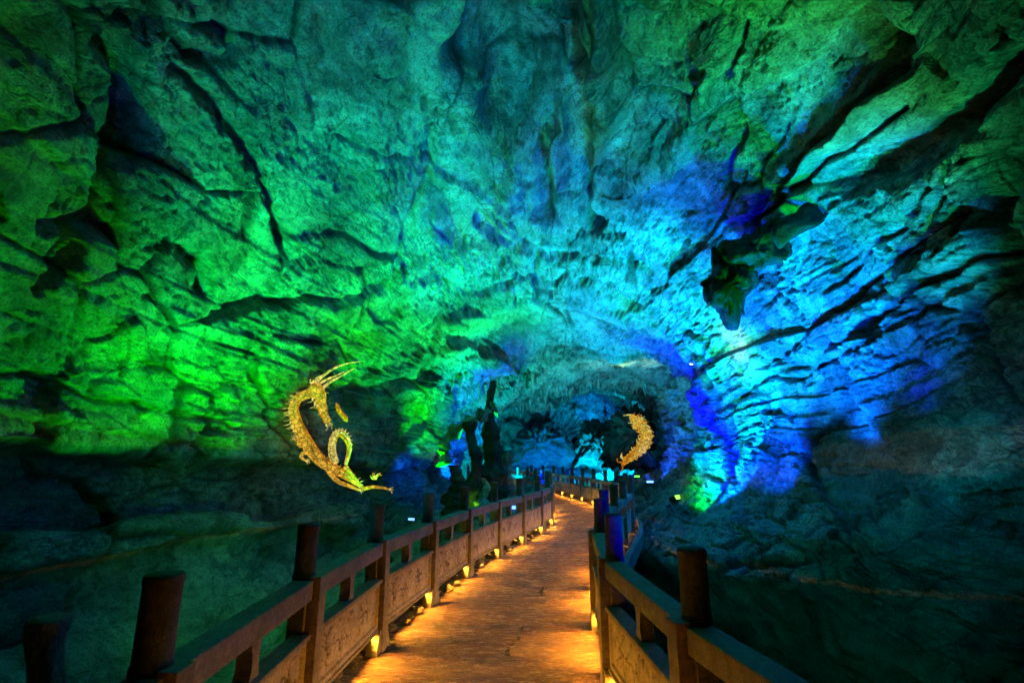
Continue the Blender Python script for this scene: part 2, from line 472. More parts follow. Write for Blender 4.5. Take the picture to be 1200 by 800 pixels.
def _blur(A, n, ax, wrap=False):
    k = np.hanning(n + 2)[1:-1]; k /= k.sum()
    pad = n // 2
    pw = [(0, 0), (0, 0)]; pw[ax] = (pad, pad)
    B = np.pad(A, pw, mode='wrap' if wrap else 'edge')
    return np.apply_along_axis(lambda v: np.convolve(v, k, 'valid'), ax, B)
_tab = _blur(_tab, 15, 0)
_tab = _blur(_tab, 7, 1)

def table_R(phi, s):
    u = np.clip(phi + 90, 0, 359.999); v = np.clip((s + 12) / 0.25, 0, len(_s) - 1.001)
    i, j = u.astype(int), v.astype(int)
    fu, fv = u - i, v - j
    return (_tab[i, j] * (1 - fu) * (1 - fv) + _tab[i + 1, j] * fu * (1 - fv) + _tab[i, j + 1] * (1 - fu) * fv + _tab[i + 1, j + 1] * fu * fv)

# fissures, ribs and hollows of the rock, as runs on the wall with their width and depth
# (points are where the wall is seen on the 1200x800 plate, then width, depth: + cut in, - stands proud)
RUNS = [
 ([(135,50),(165,95),(160,150),(128,200),(115,250),(60,300)], 13, 0.55),
 ([(215,85),(255,130),(295,180),(312,205),(330,262),(348,300)], 7, 0.42),
 ([(255,375),(300,357),(350,350),(410,352),(452,342)], 6, 0.5),
 ([(50,268),(90,262),(140,275)], 12, 0.5),
 ([(40,330),(60,320),(95,290)], 10, 0.35),
 ([(0,440),(60,452),(110,470),(200,486),(300,500)], 3, 0.2),
 ([(560,255),(590,285),(625,300),(640,340)], 5, 0.3),
 ([(455,330),(490,250),(500,180),(515,130)], 5, 0.25),
 ([(500,430),(515,380),(520,330)], 5, 0.2),
 ([(560,340),(600,330),(680,328),(740,357)], 4, 0.22),
 ([(585,262),(640,300),(720,300),(760,320)], 4, 0.2),
 ([(845,215),(870,160),(860,90),(875,20)], 5, 0.35),
 ([(900,235),(960,170),(1010,120),(1050,80)], 6, 0.4),
 ([(880,260),(945,215),(1005,160),(1060,125)], 4, 0.3),
 ([(1010,385),(1060,355),(1130,320),(1175,290)], 5, 0.45),
 ([(860,470),(940,430),(1010,390)], 3, 0.25),
 ([(900,430),(980,360),(1080,280),(1130,245)], 4, 0.2),
 ([(960,340),(1040,270),(1100,215)], 3, 0.2),
 ([(1190,60),(1130,130),(1080,170),(1010,205)], 24, 0.6),
 ([(1190,200),(1170,260),(1190,330)], 26, 0.6),
 ([(1000,0),(1010,40),(1040,60)], 14, 0.4),
 ([(590,20),(575,60),(600,90)], 40, 1.6),
 ([(672,0),(668,50),(680,95)], 16, 1.0),
 ([(640,150),(635,200),(640,240)], 10, 0.5),
 ([(690,190),(688,240),(700,265)], 7, 0.5),
 ([(700,0),(715,60),(712,130),(700,180)], 12, -0.7),
 ([(655,120),(660,160),(652,210)], 9, -0.5),
 ([(612,150),(600,200),(590,235)], 12, -0.35),
 ([(730,230),(790,190),(830,130),(850,60)], 22, -0.35),
 ([(920,230),(980,160),(1040,100)], 20, -0.35),
 ([(410,30),(440,110),(450,200),(440,290)], 30, -0.35),
 ([(250,30),(280,60),(265,78),(230,70)], 9, 0.4),
 ([(215,300),(240,320),(235,345)], 8, 0.35),
 ([(530,410),(580,425),(640,415)], 9, -0.35),
 ([(400,465),(440,458),(500,445)], 9, 0.5),
 ([(820,80),(835,120),(820,180)], 8, 0.2),
]

def runs_disp(P):
    px, py = project(P)
    px = px + 7 * vnoise(P, 1.3, 71) + 3 * vnoise(P, 4.1, 72)
    py = py + 7 * vnoise(P, 1.3, 73) + 3 * vnoise(P, 4.1, 74)
    out = np.zeros(len(P))
    for pts, wd, dep in RUNS:
        x0 = min(p[0] for p in pts) - 4 * wd; x1 = max(p[0] for p in pts) + 4 * wd
        y0 = min(p[1] for p in pts) - 4 * wd; y1 = max(p[1] for p in pts) + 4 * wd
        idx = np.nonzero((px > x0) & (px < x1) & (py > y0) & (py < y1) & (P[:, 1] > 0.6))[0]
        if not len(idx):
            continue
        X, Y = px[idx], py[idx]
        best = np.full(len(idx), 1e9)
        for (ax, ay), (bx, by) in zip(pts[:-1], pts[1:]):
            dx, dy = bx - ax, by - ay
            t = np.clip(((X - ax) * dx + (Y - ay) * dy) / (dx * dx + dy * dy), 0, 1)
            best = np.minimum(best, np.hypot(X - ax - t * dx, Y - ay - t * dy))
        wloc = wd * (1 + 0.45 * vnoise(P[idx], 1.7, 75))
        out[idx] += dep * np.exp(-(best / np.maximum(wloc, 1)) ** 2 * 1.2)
    return out

LIP_S = [-12, 2, 3, 4, 4.8, 5.4, 6, 6.6, 7.4, 8.5, 10, 14, 60]
LIP_P = [20, 16, 12, 8, 4, 0, -6, -14, -26, -38, -44, -50, -60]

def cave_points(phi, s):
    """phi (deg), s arrays -> points"""
    ax, az = axis(s)
    ph = np.radians(phi)
    c, sn = np.cos(ph), np.sin(ph)
    base0 = np.stack([ax + 4 * c, s, az + 4 * sn], 1)
    wob = smooth(15, 19, s) * smooth(47, 36, s)
    s_w = s + wob * (1.7 * vnoise(base0 * np.array((1, .05, 1)), 0.45, 201) + 0.7 * vnoise(base0 * np.array((1, .1, 1)), 1.5, 202))
    R = table_R(phi, s_w)
    base = np.stack([ax + R * c, s, az + R * sn], 1)
    Wp = base + 0.6 * np.stack([vnoise(base, 0.35, 5), vnoise(base, 0.35, 6), vnoise(base, 0.35, 7)], 1)
    left = smooth(120, 165, phi) * smooth(232, 205, phi)
    right = smooth(62, 25, phi) * smooth(-60, -35, phi)
    roof = 1 - np.clip(left + right, 0, 1)
    # right hand ledge, undercut below its lip
    lip = np.interp(s, LIP_S, LIP_P) + 4 * vnoise(base, 0.5, 31) + 1.6 * vnoise(base, 1.7, 32)
    under = smooth(0.5, 4.5, lip - phi) * smooth(14, 9, s)
    R = R + under * 2.3 * smooth(-89, -50, phi) * smooth(-12, 2, s)
    # left wall: overhanging band over a recess, and stepped beds below
    zl = base[:, 2] + 0.22 * vnoise(base, 0.3, 41) + 0.06 * vnoise(base, 1.5, 42)
    zedge = 2.1 - 0.03 * (s - 6)
    rec = smooth(0.02, 0.16, zedge - zl) * left * smooth(24, 19, s)
    R = R + rec * 1.0
    rec2 = smooth(1.15, 1.3, zedge - zl) * left * smooth(19, 15, s)
    R = R + rec2 * (-0.9) 
    rec3 = smooth(1.5, 1.7, zedge - zl + 0.25 * vnoise(base, 0.4, 43)) * left * smooth(19, 15, s)
    R = R + rec3 * 0.9
    # hollow left of the mouth, where the blue patch lies
    # large folds
    R = R + (0.55 + 0.5 * smooth(20, 26, s)) * fbm(Wp, 0.22 , 3, 11) + 0.5 * smooth(17, 22, s) * fbm(Wp, 0.6, 3, 211) + 0.22 * roof * fbm(Wp, 0.55, 2, 12, ridged=True)
    zf = -1.7 + 0.35 * fbm(base, 0.5, 3, 61) + 0.12 * fbm(base, 2.2, 3, 62)
    zf = zf + 1.25 * smooth(4, 9, s) * smooth(-5.0, -1.5, base[:, 0]) * smooth(2.0, 0.0, base[:, 0])
    zf = zf + 0.7 * smooth(10, 16, s)
    Rf = (az - zf) / np.maximum(-sn, 1e-3)
    k = 0.35
    hmin = np.clip(0.5 + 0.5 * (Rf - R) / k, 0, 1)
    Rm = Rf * (1 - hmin) + R * hmin - k * hmin * (1 - hmin)
    R = np.where(sn < -0.05, Rm, R)
    R = np.maximum(R, 0.02)
    out = np.stack([ax + R * c, s, az + R * sn], 1)
    e = out * np.array((1, 0.15, 1))
    hb, _ = facets(e, 0.45, 66, 1.1)
    out[:, 1] += smooth(36, 43, s) * (2.2 * fbm(e, 0.28, 4, 63, .6) + 1.0 * hb)
    return out, left, right, roof

def cave_relief(P, Nn, left, right, roof):
    """second pass: everything finer, pushed out along the rock's own normal (+ is into the rock)"""
    far = 1 + 0.9 * smooth(15, 24, P[:, 1]) + 0.6 * smooth(24, 44, P[:, 1])
    W3 = lambda f, sd: np.stack([vnoise(P, f, sd), vnoise(P, f, sd + 1), vnoise(P, f, sd + 2)], 1)
    Wp = P + 0.45 * W3(0.35, 5)
    D = np.zeros(len(P))
    # bedding, near horizontal planes running with the tunnel
    zb = 0.6 * P[:, 2] + 0.4 * Wp[:, 2] + 0.10 * P[:, 0] + (0.02 + 0.06 * right) * P[:, 1] + (0.20 - 0.10 * right) * vnoise(P, 0.4, 14)
    wallish = np.clip(1 - np.abs(Nn[:, 2]) * 1.1, 0, 1)
    for fr, am in ((1.6, 0.15), (4.3, 0.07), (10.5, 0.026)):
        t = zb * fr + (0.42 - 0.2 * right) * vnoise(P * np.array((1, .5, 1)), fr * 0.3, 15)
        k = np.floor(t); ft = t - k
        ki = k.astype(np.int64); z0 = ki * 0
        hh = _hash(ki, z0, z0, 5) / 4294967295.0
        nh = _hash(ki + 1, z0, z0, 5) / 4294967295.0
        st = hh + (nh - hh) * smooth(0.88, 1.0, ft) + 0.35 * (smooth(.86, .95, ft) - smooth(.95, 1.0, ft))
        D += am * (st - 0.5) * 2 * (left * 0.8 + right * 0.85 + roof * 0.1) * (.25 + .75 * wallish)
    # broken blocks
    h1, e1 = facets(Wp * np.array((0.8, 0.7, 1.0)), 0.62, 21, 0.9)
    D += 0.20 * far * h1
    h2, e2 = facets((Wp + 0.12 * W3(1.9, 8)) * np.array((1.0, 0.8, 1.2)), 1.9, 22, 0.9)
    amp2 = smooth(-0.3, 0.2, vnoise(P, 0.45, 23))
    D += 0.105 * far * h2 * (.25 + .75 * amp2)
    h3, e3 = facets((Wp + 0.06 * W3(4, 108)) * np.array((1.0, 0.8, 1.4)), 5.0, 122, 0.9)
    amp3 = smooth(-0.25, 0.3, vnoise(P, 0.7, 123))
    D += 0.045 * far * h3 * amp3
    # joints, opened and undercut, in places only
    gate1 = smooth(-0.15, 0.25, vnoise(P, 0.6, 24))
    D += 0.12 * smooth(0.08, 0.0, e1) * gate1 + 0.035 * smooth(0.09, 0.0, e2) * amp2 + 0.02 * smooth(0.12, 0.0, e3) * amp3
    # thin fractures: zero lines of slow noise
    f1 = np.abs(vnoise(Wp * np.array((1, .8, 1)), 0.9, 131)); f2 = np.abs(vnoise(Wp + .1 * W3(3, 140), 2.1, 132))
    f3 = np.abs(vnoise(Wp + .08 * W3(5, 145), 4.6, 135))
    cr = smooth(0.016, 0.0, f1) * smooth(-.2, .1, vnoise(P, .8, 133)) + .8 * smooth(0.026, 0.0, f2) * smooth(-.2, .15, vnoise(P, .9, 134)) + .6 * smooth(0.05, 0.0, f3) * smooth(-.05, .3, vnoise(P, .9, 136))
    D += 0.075 * cr
    # rough, crumbling patches against smooth slabs
    rough = smooth(0.0, 0.42, vnoise(P, 0.5, 124) + .25 * vnoise(P, 1.4, 125))
    D -= 0.13 * fbm(P + .15 * W3(2, 150), 3.0, 4, 51, 0.62, ridged=True) * (0.16 + 0.85 * rough)
    D += 0.05 * far * fbm(P, 8.0, 3, 52, 0.7) * (.3 + .9 * rough)
    D += runs_disp(P)
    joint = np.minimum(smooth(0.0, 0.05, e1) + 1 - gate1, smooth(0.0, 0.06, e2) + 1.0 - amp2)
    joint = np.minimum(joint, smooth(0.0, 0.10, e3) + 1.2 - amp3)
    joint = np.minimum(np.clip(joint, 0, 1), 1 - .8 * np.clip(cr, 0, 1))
    return P + Nn * D[:, None], joint

def build_cave():
    import os
    q = float(os.environ.get('CAVE_Q', 1.0))
    # rings: dense where the camera sees them at full size
    a = np.linspace(-12, 2.0, int(50 * q), endpoint=False)
    wv = np.linspace(2.0 ** -0.6, 16.0 ** -0.6, int(540 * q), endpoint=False)
    s = np.concatenate([a, wv ** (-1 / 0.6), np.linspace(16, 36, int(210 * q), endpoint=False), np.linspace(36, 46.95, int(110 * q))])
    pa = np.concatenate([np.linspace(-90, -60, int(40 * q), endpoint=False), np.linspace(-60, 215, int(970 * q), endpoint=False),
                         np.linspace(215, 270, int(110 * q))])
    Pg, Sg = np.meshgrid(pa, s)
    V, lf, rt, rf = cave_points(Pg.ravel(), Sg.ravel())
    V3 = V.reshape(len(s), len(pa), 3)
    du = np.gradient(V3, axis=1); dv = np.gradient(V3, axis=0)
    du[:, 0] = du[:, -1] = (du[:, 0] + du[:, -1]) / 2
    Nn = np.cross(du, dv)
    Nn /= np.maximum(np.linalg.norm(Nn, axis=2, keepdims=True), 1e-9)
    for _ in range(3):
        q_ = np.pad(Nn, ((1, 1), (1, 1), (0, 0)), mode='edge')
        Nn = (q_[1:-1, 1:-1] * 2 + q_[:-2, 1:-1] + q_[2:, 1:-1] + q_[1:-1, :-2] + q_[1:-1, 2:]) / 6
    Nn /= np.maximum(np.linalg.norm(Nn, axis=2, keepdims=True), 1e-9)
    ctr = np.stack([axis(V3[..., 1])[0], V3[..., 1], axis(V3[..., 1])[1]], -1)
    if ((V3 - ctr) * Nn).sum(-1)[: len(s) // 2].mean() < 0:
        Nn = -Nn
    V, J = cave_relief(V, Nn.reshape(-1, 3), lf, rt, rf)
    V = V.reshape(len(s), len(pa), 3)
    V[:, -1] = V[:, 0]
    return V.reshape(-1, 3), len(pa), len(s), J

V, nu, nv, J = build_cave()
me, F = grid_mesh('cave_rock', V, nu, nv)
at_ = me.attributes.new('crevice_shade', 'FLOAT', 'POINT')
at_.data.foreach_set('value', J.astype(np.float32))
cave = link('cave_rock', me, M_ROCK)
tag(cave, kind='structure')
cave['label'] = 'fractured limestone walls, ceiling and floor of the cave'
step = 2
Vg = V.reshape(nv, nu, 3)[::step, ::step]
nu2, nv2 = Vg.shape[1], Vg.shape[0]
ai = (np.arange(nv2 - 1)[:, None] * nu2 + np.arange(nu2 - 1)[None, :]).ravel()
BV = BVHTree.FromPolygons(Vg.reshape(-1, 3).tolist(), np.stack([ai, ai + 1, ai + nu2 + 1, ai + nu2], 1).tolist())

def wall(px, py, back=0.0):
    r = ray(px, py)
    h = BV.ray_cast(CAM, r)
    p, n = h[0], h[1]
    if p is None:
        p = CAM + r * 8; n = -r
    if n.dot(r) > 0:
        n = -n
    return p - r * back, n

def floor_z(x, y, default=-1.5):
    h = BV.ray_cast(Vector((x, y, 1.5)), Vector((0, 0, -1)))
    return h[0].z if h[0] is not None else default

def end_cap():
    # rock closing the passage behind the viewer
    ring = Vg[0]
    bm = bmesh.new()
    c = Vector((axis(-12)[0], -14.5, 1.6))
    rings = []
    for t, dy in ((0, 0), (0.3, -0.9), (0.6, -1.8), (0.85, -2.4)):
        rr = []
        for i in range(0, nu2 - 1, 6):
            p = Vector(ring[i]).lerp(c, t)
            rr.append(bm.verts.new((p.x + rnd.uniform(-.2, .2) * (t > 0), p.y + (dy if t > 0 else 0.02), p.z + rnd.uniform(-.2, .2) * (t > 0))))
        rings.append(rr)
    n = len(rings[0])
    for a, b in zip(rings[:-1], rings[1:]):
        for i in range(n):
            bm.faces.new((a[i], a[(i + 1) % n], b[(i + 1) % n], b[i]))
    bm.faces.new(rings[-1])
    o = link('cave_end_rock', bm_mesh('cave_end_rock', bm), M_ROCK)
    tag(o, 'rough rock wall closing the cave behind the walkway', kind='structure')
end_cap()

# ------------------------------------------------------------------ walkway
LEFT = [(-1.6, -2.5), (-1.52, -1.0), (-1.45, 0.5), (-1.40, 2.1), (-1.43, 3.9), (-1.36, 5.3), (-1.1, 6.9), (-.77, 8.5), (-.36, 10), (.27, 12), (.83, 13.8), (1.16, 15.6),
        (1.27, 17.6), (1.2, 19.8), (.85, 22.3), (.2, 25), (-1.0, 28), (-2.6, 30.6)]
RIGHT = [(1.55, -2.5), (1.48, -1.0), (1.32, 0.5), (1.08, 2.0), (.91, 2.95), (.80, 4.5), (.97, 6.3), (1.32, 8.0), (1.72, 9.4), (2.2, 10.9), (2.68, 12.4), (3.1, 14), (3.35, 16), (3.4, 18),
         (3.22, 20.5), (2.75, 24), (2.0, 28), (.7, 31.5), (-1.0, 34)]

def resample(pts, step_, anchor_y):
    c = catmull([(x, y, 0) for x, y in pts], 24)
    L = [0]
    for a, b in zip(c[:-1], c[1:]):
        L.append(L[-1] + (b - a).length)
    ys = [p.y for p in c]
    a0 = np.interp(anchor_y, ys[:400], L[:400])
    start = a0 % step_
    out = []
    d = start
    while d < L[-1]:
        k = max(0, min(len(L) - 2, int(np.searchsorted(L, d)) - 1))
        t = (d - L[k]) / max(1e-9, L[k + 1] - L[k])
        out.append(c[k].lerp(c[k + 1], t))
        d += step_
    return out, c

postsL, curveL = resample(LEFT, 1.62, 3.92)
postsR, curveR = resample(RIGHT, 1.67, 2.92)

def deck_z(P):
    z = 0.030 * fbm(P * np.array((0.7, 1.8, 1)), 1.8, 4, 81, 0.6) + 0.026 * fbm(P * np.array((0.55, 2.6, 1)), 4.0, 4, 82, 0.65, ridged=True)
    return z

def build_deck():
    deck = empty('stone_walkway', (0, 0, 0))
    tag(deck, kind='structure')
    deck['label'] = 'wet stone walkway between the two balustrades, lit amber'
    n = 88
    sl = []
    t = np.linspace(0, 1, n + 1)
    def samp(c, m):
        L = np.concatenate([[0], np.cumsum([(b - a).length for a, b in zip(c[:-1], c[1:])])])
        L /= L[-1]
        A = np.array([tuple(p) for p in c])
        q = np.linspace(0, 1, m)
        return np.stack([np.interp(q, L, A[:, k]) for k in range(3)], 1)
    m = n * 28 + 1
    A, B = samp(curveL, m), samp(curveR, m)
    rr = random.Random(3)
    bounds = [0]
    while bounds[-1] < m - 1:
        bounds.append(min(m - 1, bounds[-1] + rr.choice((24, 28, 33, 38, 44))))
    NX = 72
    crack = [((622, 730), (590, 772)), ((640, 690), (622, 730)), ((600, 660), (588, 690)), ((566, 690), (560, 700))]
    for a, b in zip(bounds[:-1], bounds[1:]):
        rows = np.arange(a, b + 1)
        far = A[a, 1] > 14
        nx = 12 if far else NX
        u = np.linspace(-0.055, 1.055, nx)
        G = A[rows][:, None, :] * (1 - u)[None, :, None] + B[rows][:, None, :] * u[None, :, None]
        # wavy joints
        wob = 0.035 * vnoise(G.reshape(-1, 3) * np.array((1, .15, 1)), 1.5, 83).reshape(len(rows), nx)
        G[:, :, 1] += wob
        z = deck_z(G.reshape(-1, 3)).reshape(len(rows), nx)
        tilt = rr.uniform(-.003, .003) + np.linspace(rr.uniform(-.003, .003), rr.uniform(-.003, .003), len(rows))[:, None]
        G[:, :, 2] = z + tilt
        G[0, :, 2] -= 0.006; G[-1, :, 2] -= 0.006
        G[0, :, 1] += 0.003; G[-1, :, 1] -= 0.003
        # worn breaks in two slabs
        P = G.reshape(-1, 3)
        top = G
        lo0 = G[0].copy(); lo0[:, 2] = -0.12
        lo1 = G[-1].copy(); lo1[:, 2] = -0.12
        full = np.concatenate([lo0[None], top, lo1[None]], 0)
        me_, _ = grid_mesh('slab', full.reshape(-1, 3), nx, len(rows) + 2)
        link('slab', me_, M_DECK, deck)
    # the bridge body under the slabs
    bm = bmesh.new()
    for k in range(0, m - 1, 56):
        k2 = min(m - 1, k + 56)
        def corner(i, u, z):
            p = A[i] * (1 - u) + B[i] * u
            return bm.verts.new((p[0], p[1], z))
        v = [corner(k, -.06, -.05), corner(k, 1.06, -.05), corner(k, 1.06, -.4), corner(k, -.06, -.4)]
        w_ = [corner(k2, -.06, -.05), corner(k2, 1.06, -.05), corner(k2, 1.06, -.4), corner(k2, -.06, -.4)]
        for i in range(4):
            bm.faces.new((v[i], v[(i + 1) % 4], w_[(i + 1) % 4], w_[i]))
    bmesh.ops.remove_doubles(bm, verts=bm.verts, dist=1e-4)
    link('bridge_beam', bm_mesh('bridge_beam', bm), M_STONE, deck)
    # open cracks along the middle of the deck: flat near-black strips laid on the slabs
    for pts in ([(613, 732), (610, 738), (611, 743), (607, 749)], [(602, 752), (597, 757), (594, 763), (595, 768), (591, 774)], [(637, 687), (634, 691), (635, 697)]):
        bm = bmesh.new()
        c = [ (lambda r: CAM + r * ((0.02 - CAM.z) / r.z))(ray(x, y)) for x, y in pts]
        rings = []
        for i, p in enumerate(c):
            wd = 0.006 + 0.018 * math.sin(PI * (i + .4) / len(c)) * rnd.uniform(.5, 1.4)
            rings.append([bm.verts.new((p.x - wd, p.y, .012)), bm.verts.new((p.x + wd, p.y + .02, .012)), bm.verts.new((p.x, p.y, 0.006))])
        for a, b in zip(rings[:-1], rings[1:]):
            bm.faces.new((a[0], a[1], b[1], b[0]))
        link('deck_crack', bm_mesh('deck_crack', bm), M_CRACK, deck)

M_CRACK = plain('crack_dark', (0.012, 0.01, 0.01), 0.95)
build_deck()

# --- balustrade pieces, made in a local frame: x along the rail, y towards the path, z up
def box_bm(bm, x0, x1, y0, y1, z0, z1, bev=0.0):
    r = bmesh.ops.create_cube(bm, size=1)
    for v in r['verts']:
        v.co = Vector((x0 + (v.co.x + .5) * (x1 - x0), y0 + (v.co.y + .5) * (y1 - y0), z0 + (v.co.z + .5) * (z1 - z0)))
    if bev:
        es = list({e for v in r['verts'] for e in v.link_edges})
        bmesh.ops.bevel(bm, geom=es, offset=bev, segments=2, affect='EDGES', profile=0.6)

def lathe(bm, prof, n=24, c=(0, 0)):
    rings = []
    for r, z in prof:
        rings.append([bm.verts.new((c[0] + r * math.cos(2 * PI * i / n), c[1] + r * math.sin(2 * PI * i / n), z)) for i in range(n)])
    for a, b in zip(rings[:-1], rings[1:]):
        for i in range(n):
            bm.faces.new((a[i], a[(i + 1) % n], b[(i + 1) % n], b[i]))
    bm.faces.new(rings[0][::-1]); bm.faces.new(rings[-1])

def me_shaft():
    bm = bmesh.new(); box_bm(bm, -.062, .062, .0, .085, .0, 1.028, .006); return bm_mesh('post_shaft', bm)
def me_core():
    bm = bmesh.new(); box_bm(bm, -.085, .085, -.12, -.002, -.2, .99, .008); return bm_mesh('post_core', bm)
def me_drum():
    bm = bmesh.new()
    lathe(bm, [(.080, .99), (.080, 1.03), (.075, 1.04), (.073, 1.10), (.0735, 1.335), (.077, 1.343), (.077, 1.366), (.070, 1.376), (.03, 1.382)], 28, (0, -.06))
    me_ = bm_mesh('post_drum', bm, True)
    return me_
def me_foot(sx):
    bm = bmesh.new()
    if 1:
        ring = [(sx * .064, 0), (sx * .17, 0), (sx * .165, .06), (sx * .10, .215), (sx * .064, .215)]
        prism(bm, [(x, -.04, z) for x, z in ring], [(x, .075, z) for x, z in ring])
    return bm_mesh('foot_block', bm)
def me_vase():
    bm = bmesh.new()
    prof = [(.055, .655), (.06, .68), (.05, .70), (.035, .735), (.034, .765), (.045, .81), (.062, .85), (.072, .877)]
    # a flat, cloud shaped baluster: profile swept front to back
    a = [( r, z) for r, z in prof] + [(-r, z) for r, z in prof[::-1]]
    prism(bm, [(x, -.075, z) for x, z in a], [(x, .015, z) for x, z in a])
    bmesh.ops.bevel(bm, geom=bm.edges[:], offset=.004, segments=1, affect='EDGES')
    return bm_mesh('cloud_baluster', bm)

def panel_mesh(L, seed, detail=True):
    """carved slab, a raised border round scrolls in relief; front face is a height grid"""
    z0, z1 = .225, .635
    nx, nz = (150, 56) if detail else (24, 8)
    X, Z = np.meshgrid(np.linspace(-L / 2, L / 2, nx), np.linspace(z0, z1, nz))
    e = np.minimum(np.minimum(X + L / 2, L / 2 - X), np.minimum(Z - z0, z1 - Z))
    Pn = np.stack([X.ravel(), np.full(X.size, seed * 3.3), Z.ravel()], 1)
    h = -0.022 * smooth(.03, .042, e)
    rr = random.Random(seed)
    rel = np.zeros_like(X)
    # scroll and leaf work: spirals and strokes standing proud in the sunk field
    for k in range(30):
        cx, cz = rr.uniform(-L / 2 + .1, L / 2 - .1), rr.uniform(z0 + .09, z1 - .09)
        R0 = rr.uniform(.03, .08); th0 = rr.uniform(-PI, PI); span = rr.uniform(.9, 2.4)
        dx, dz = X - cx, (Z - cz) * rr.uniform(.8, 1.4)
        r = np.hypot(dx, dz); th = (np.arctan2(dz, dx) - th0 + PI) % (2 * PI) - PI
        wd = .012 * smooth(span, span * .3, np.abs(th)) + 1e-4
        line = smooth(1.0, .3, np.abs(r - R0 * (1 + .25 * np.sin(th * 2))) / wd) * (np.abs(th) < span)
        rel = np.maximum(rel, line)
    n = vnoise(Pn, 14, 5 + seed).reshape(X.shape)
    swell = smooth(-.1, .4, n)
    gate = smooth(.045, .06, e)
    h = h + (0.012 * swell - 0.018 * rel) * gate
    groove_shade = 1 - .9 * rel * gate  # groove shade put into the colour so the carving reads in frontal light
    groove_shade = np.minimum(groove_shade, 1 - .7 * smooth(.008, .0, np.abs(e - .036)))
    h = h + 0.002 * vnoise(Pn, 40, 9).reshape(X.shape)
    Vv = np.stack([X, .03 + h, Z], 2)
    b0 = Vv[0].copy(); b0[:, 1] = -.05
    b1 = Vv[-1].copy(); b1[:, 1] = -.05
    full = np.concatenate([b0[None], Vv, b1[None], b0[None]], 0)
    me_, _ = grid_mesh('carved_panel', full.reshape(-1, 3), nx, nz + 3, smooth_shade=True)
    dd = np.concatenate([groove_shade[:1], groove_shade, groove_shade[:1], groove_shade[:1]], 0)
    me_.attributes.new('crevice_shade', 'FLOAT', 'POINT').data.foreach_set('value', dd.astype(np.float32).ravel())
    return me_

SH, CO, DR, FT, FT2, VA = me_shaft(), me_core(), me_drum(), me_foot(1), me_foot(-1), me_vase()
bm = bmesh.new(); box_bm(bm, -.26, .26, -.02, .02, 0.0, .012, .002); LB = bm_mesh('footlight', bm)
bm = bmesh.new(); box_bm(bm, -.25, .25, -.012, .012, 0.0122, .016, 0); LG = bm_mesh('lens', bm)
M_LAMPBODY = plain('lamp_housing', (0.05, 0.05, 0.05), 0.4, 0.6)
M_WARMGLOW = plain('warm_lamp_lens', (0.9, 0.7, 0.4), 0.3, 0, (1.0, 0.5, 0.1), 2.0)

PANELS = {}
def frame_between(a, b):
    d = (b - a); L = d.length; d.normalize()
    return d, L, math.atan2(d.y, d.x)

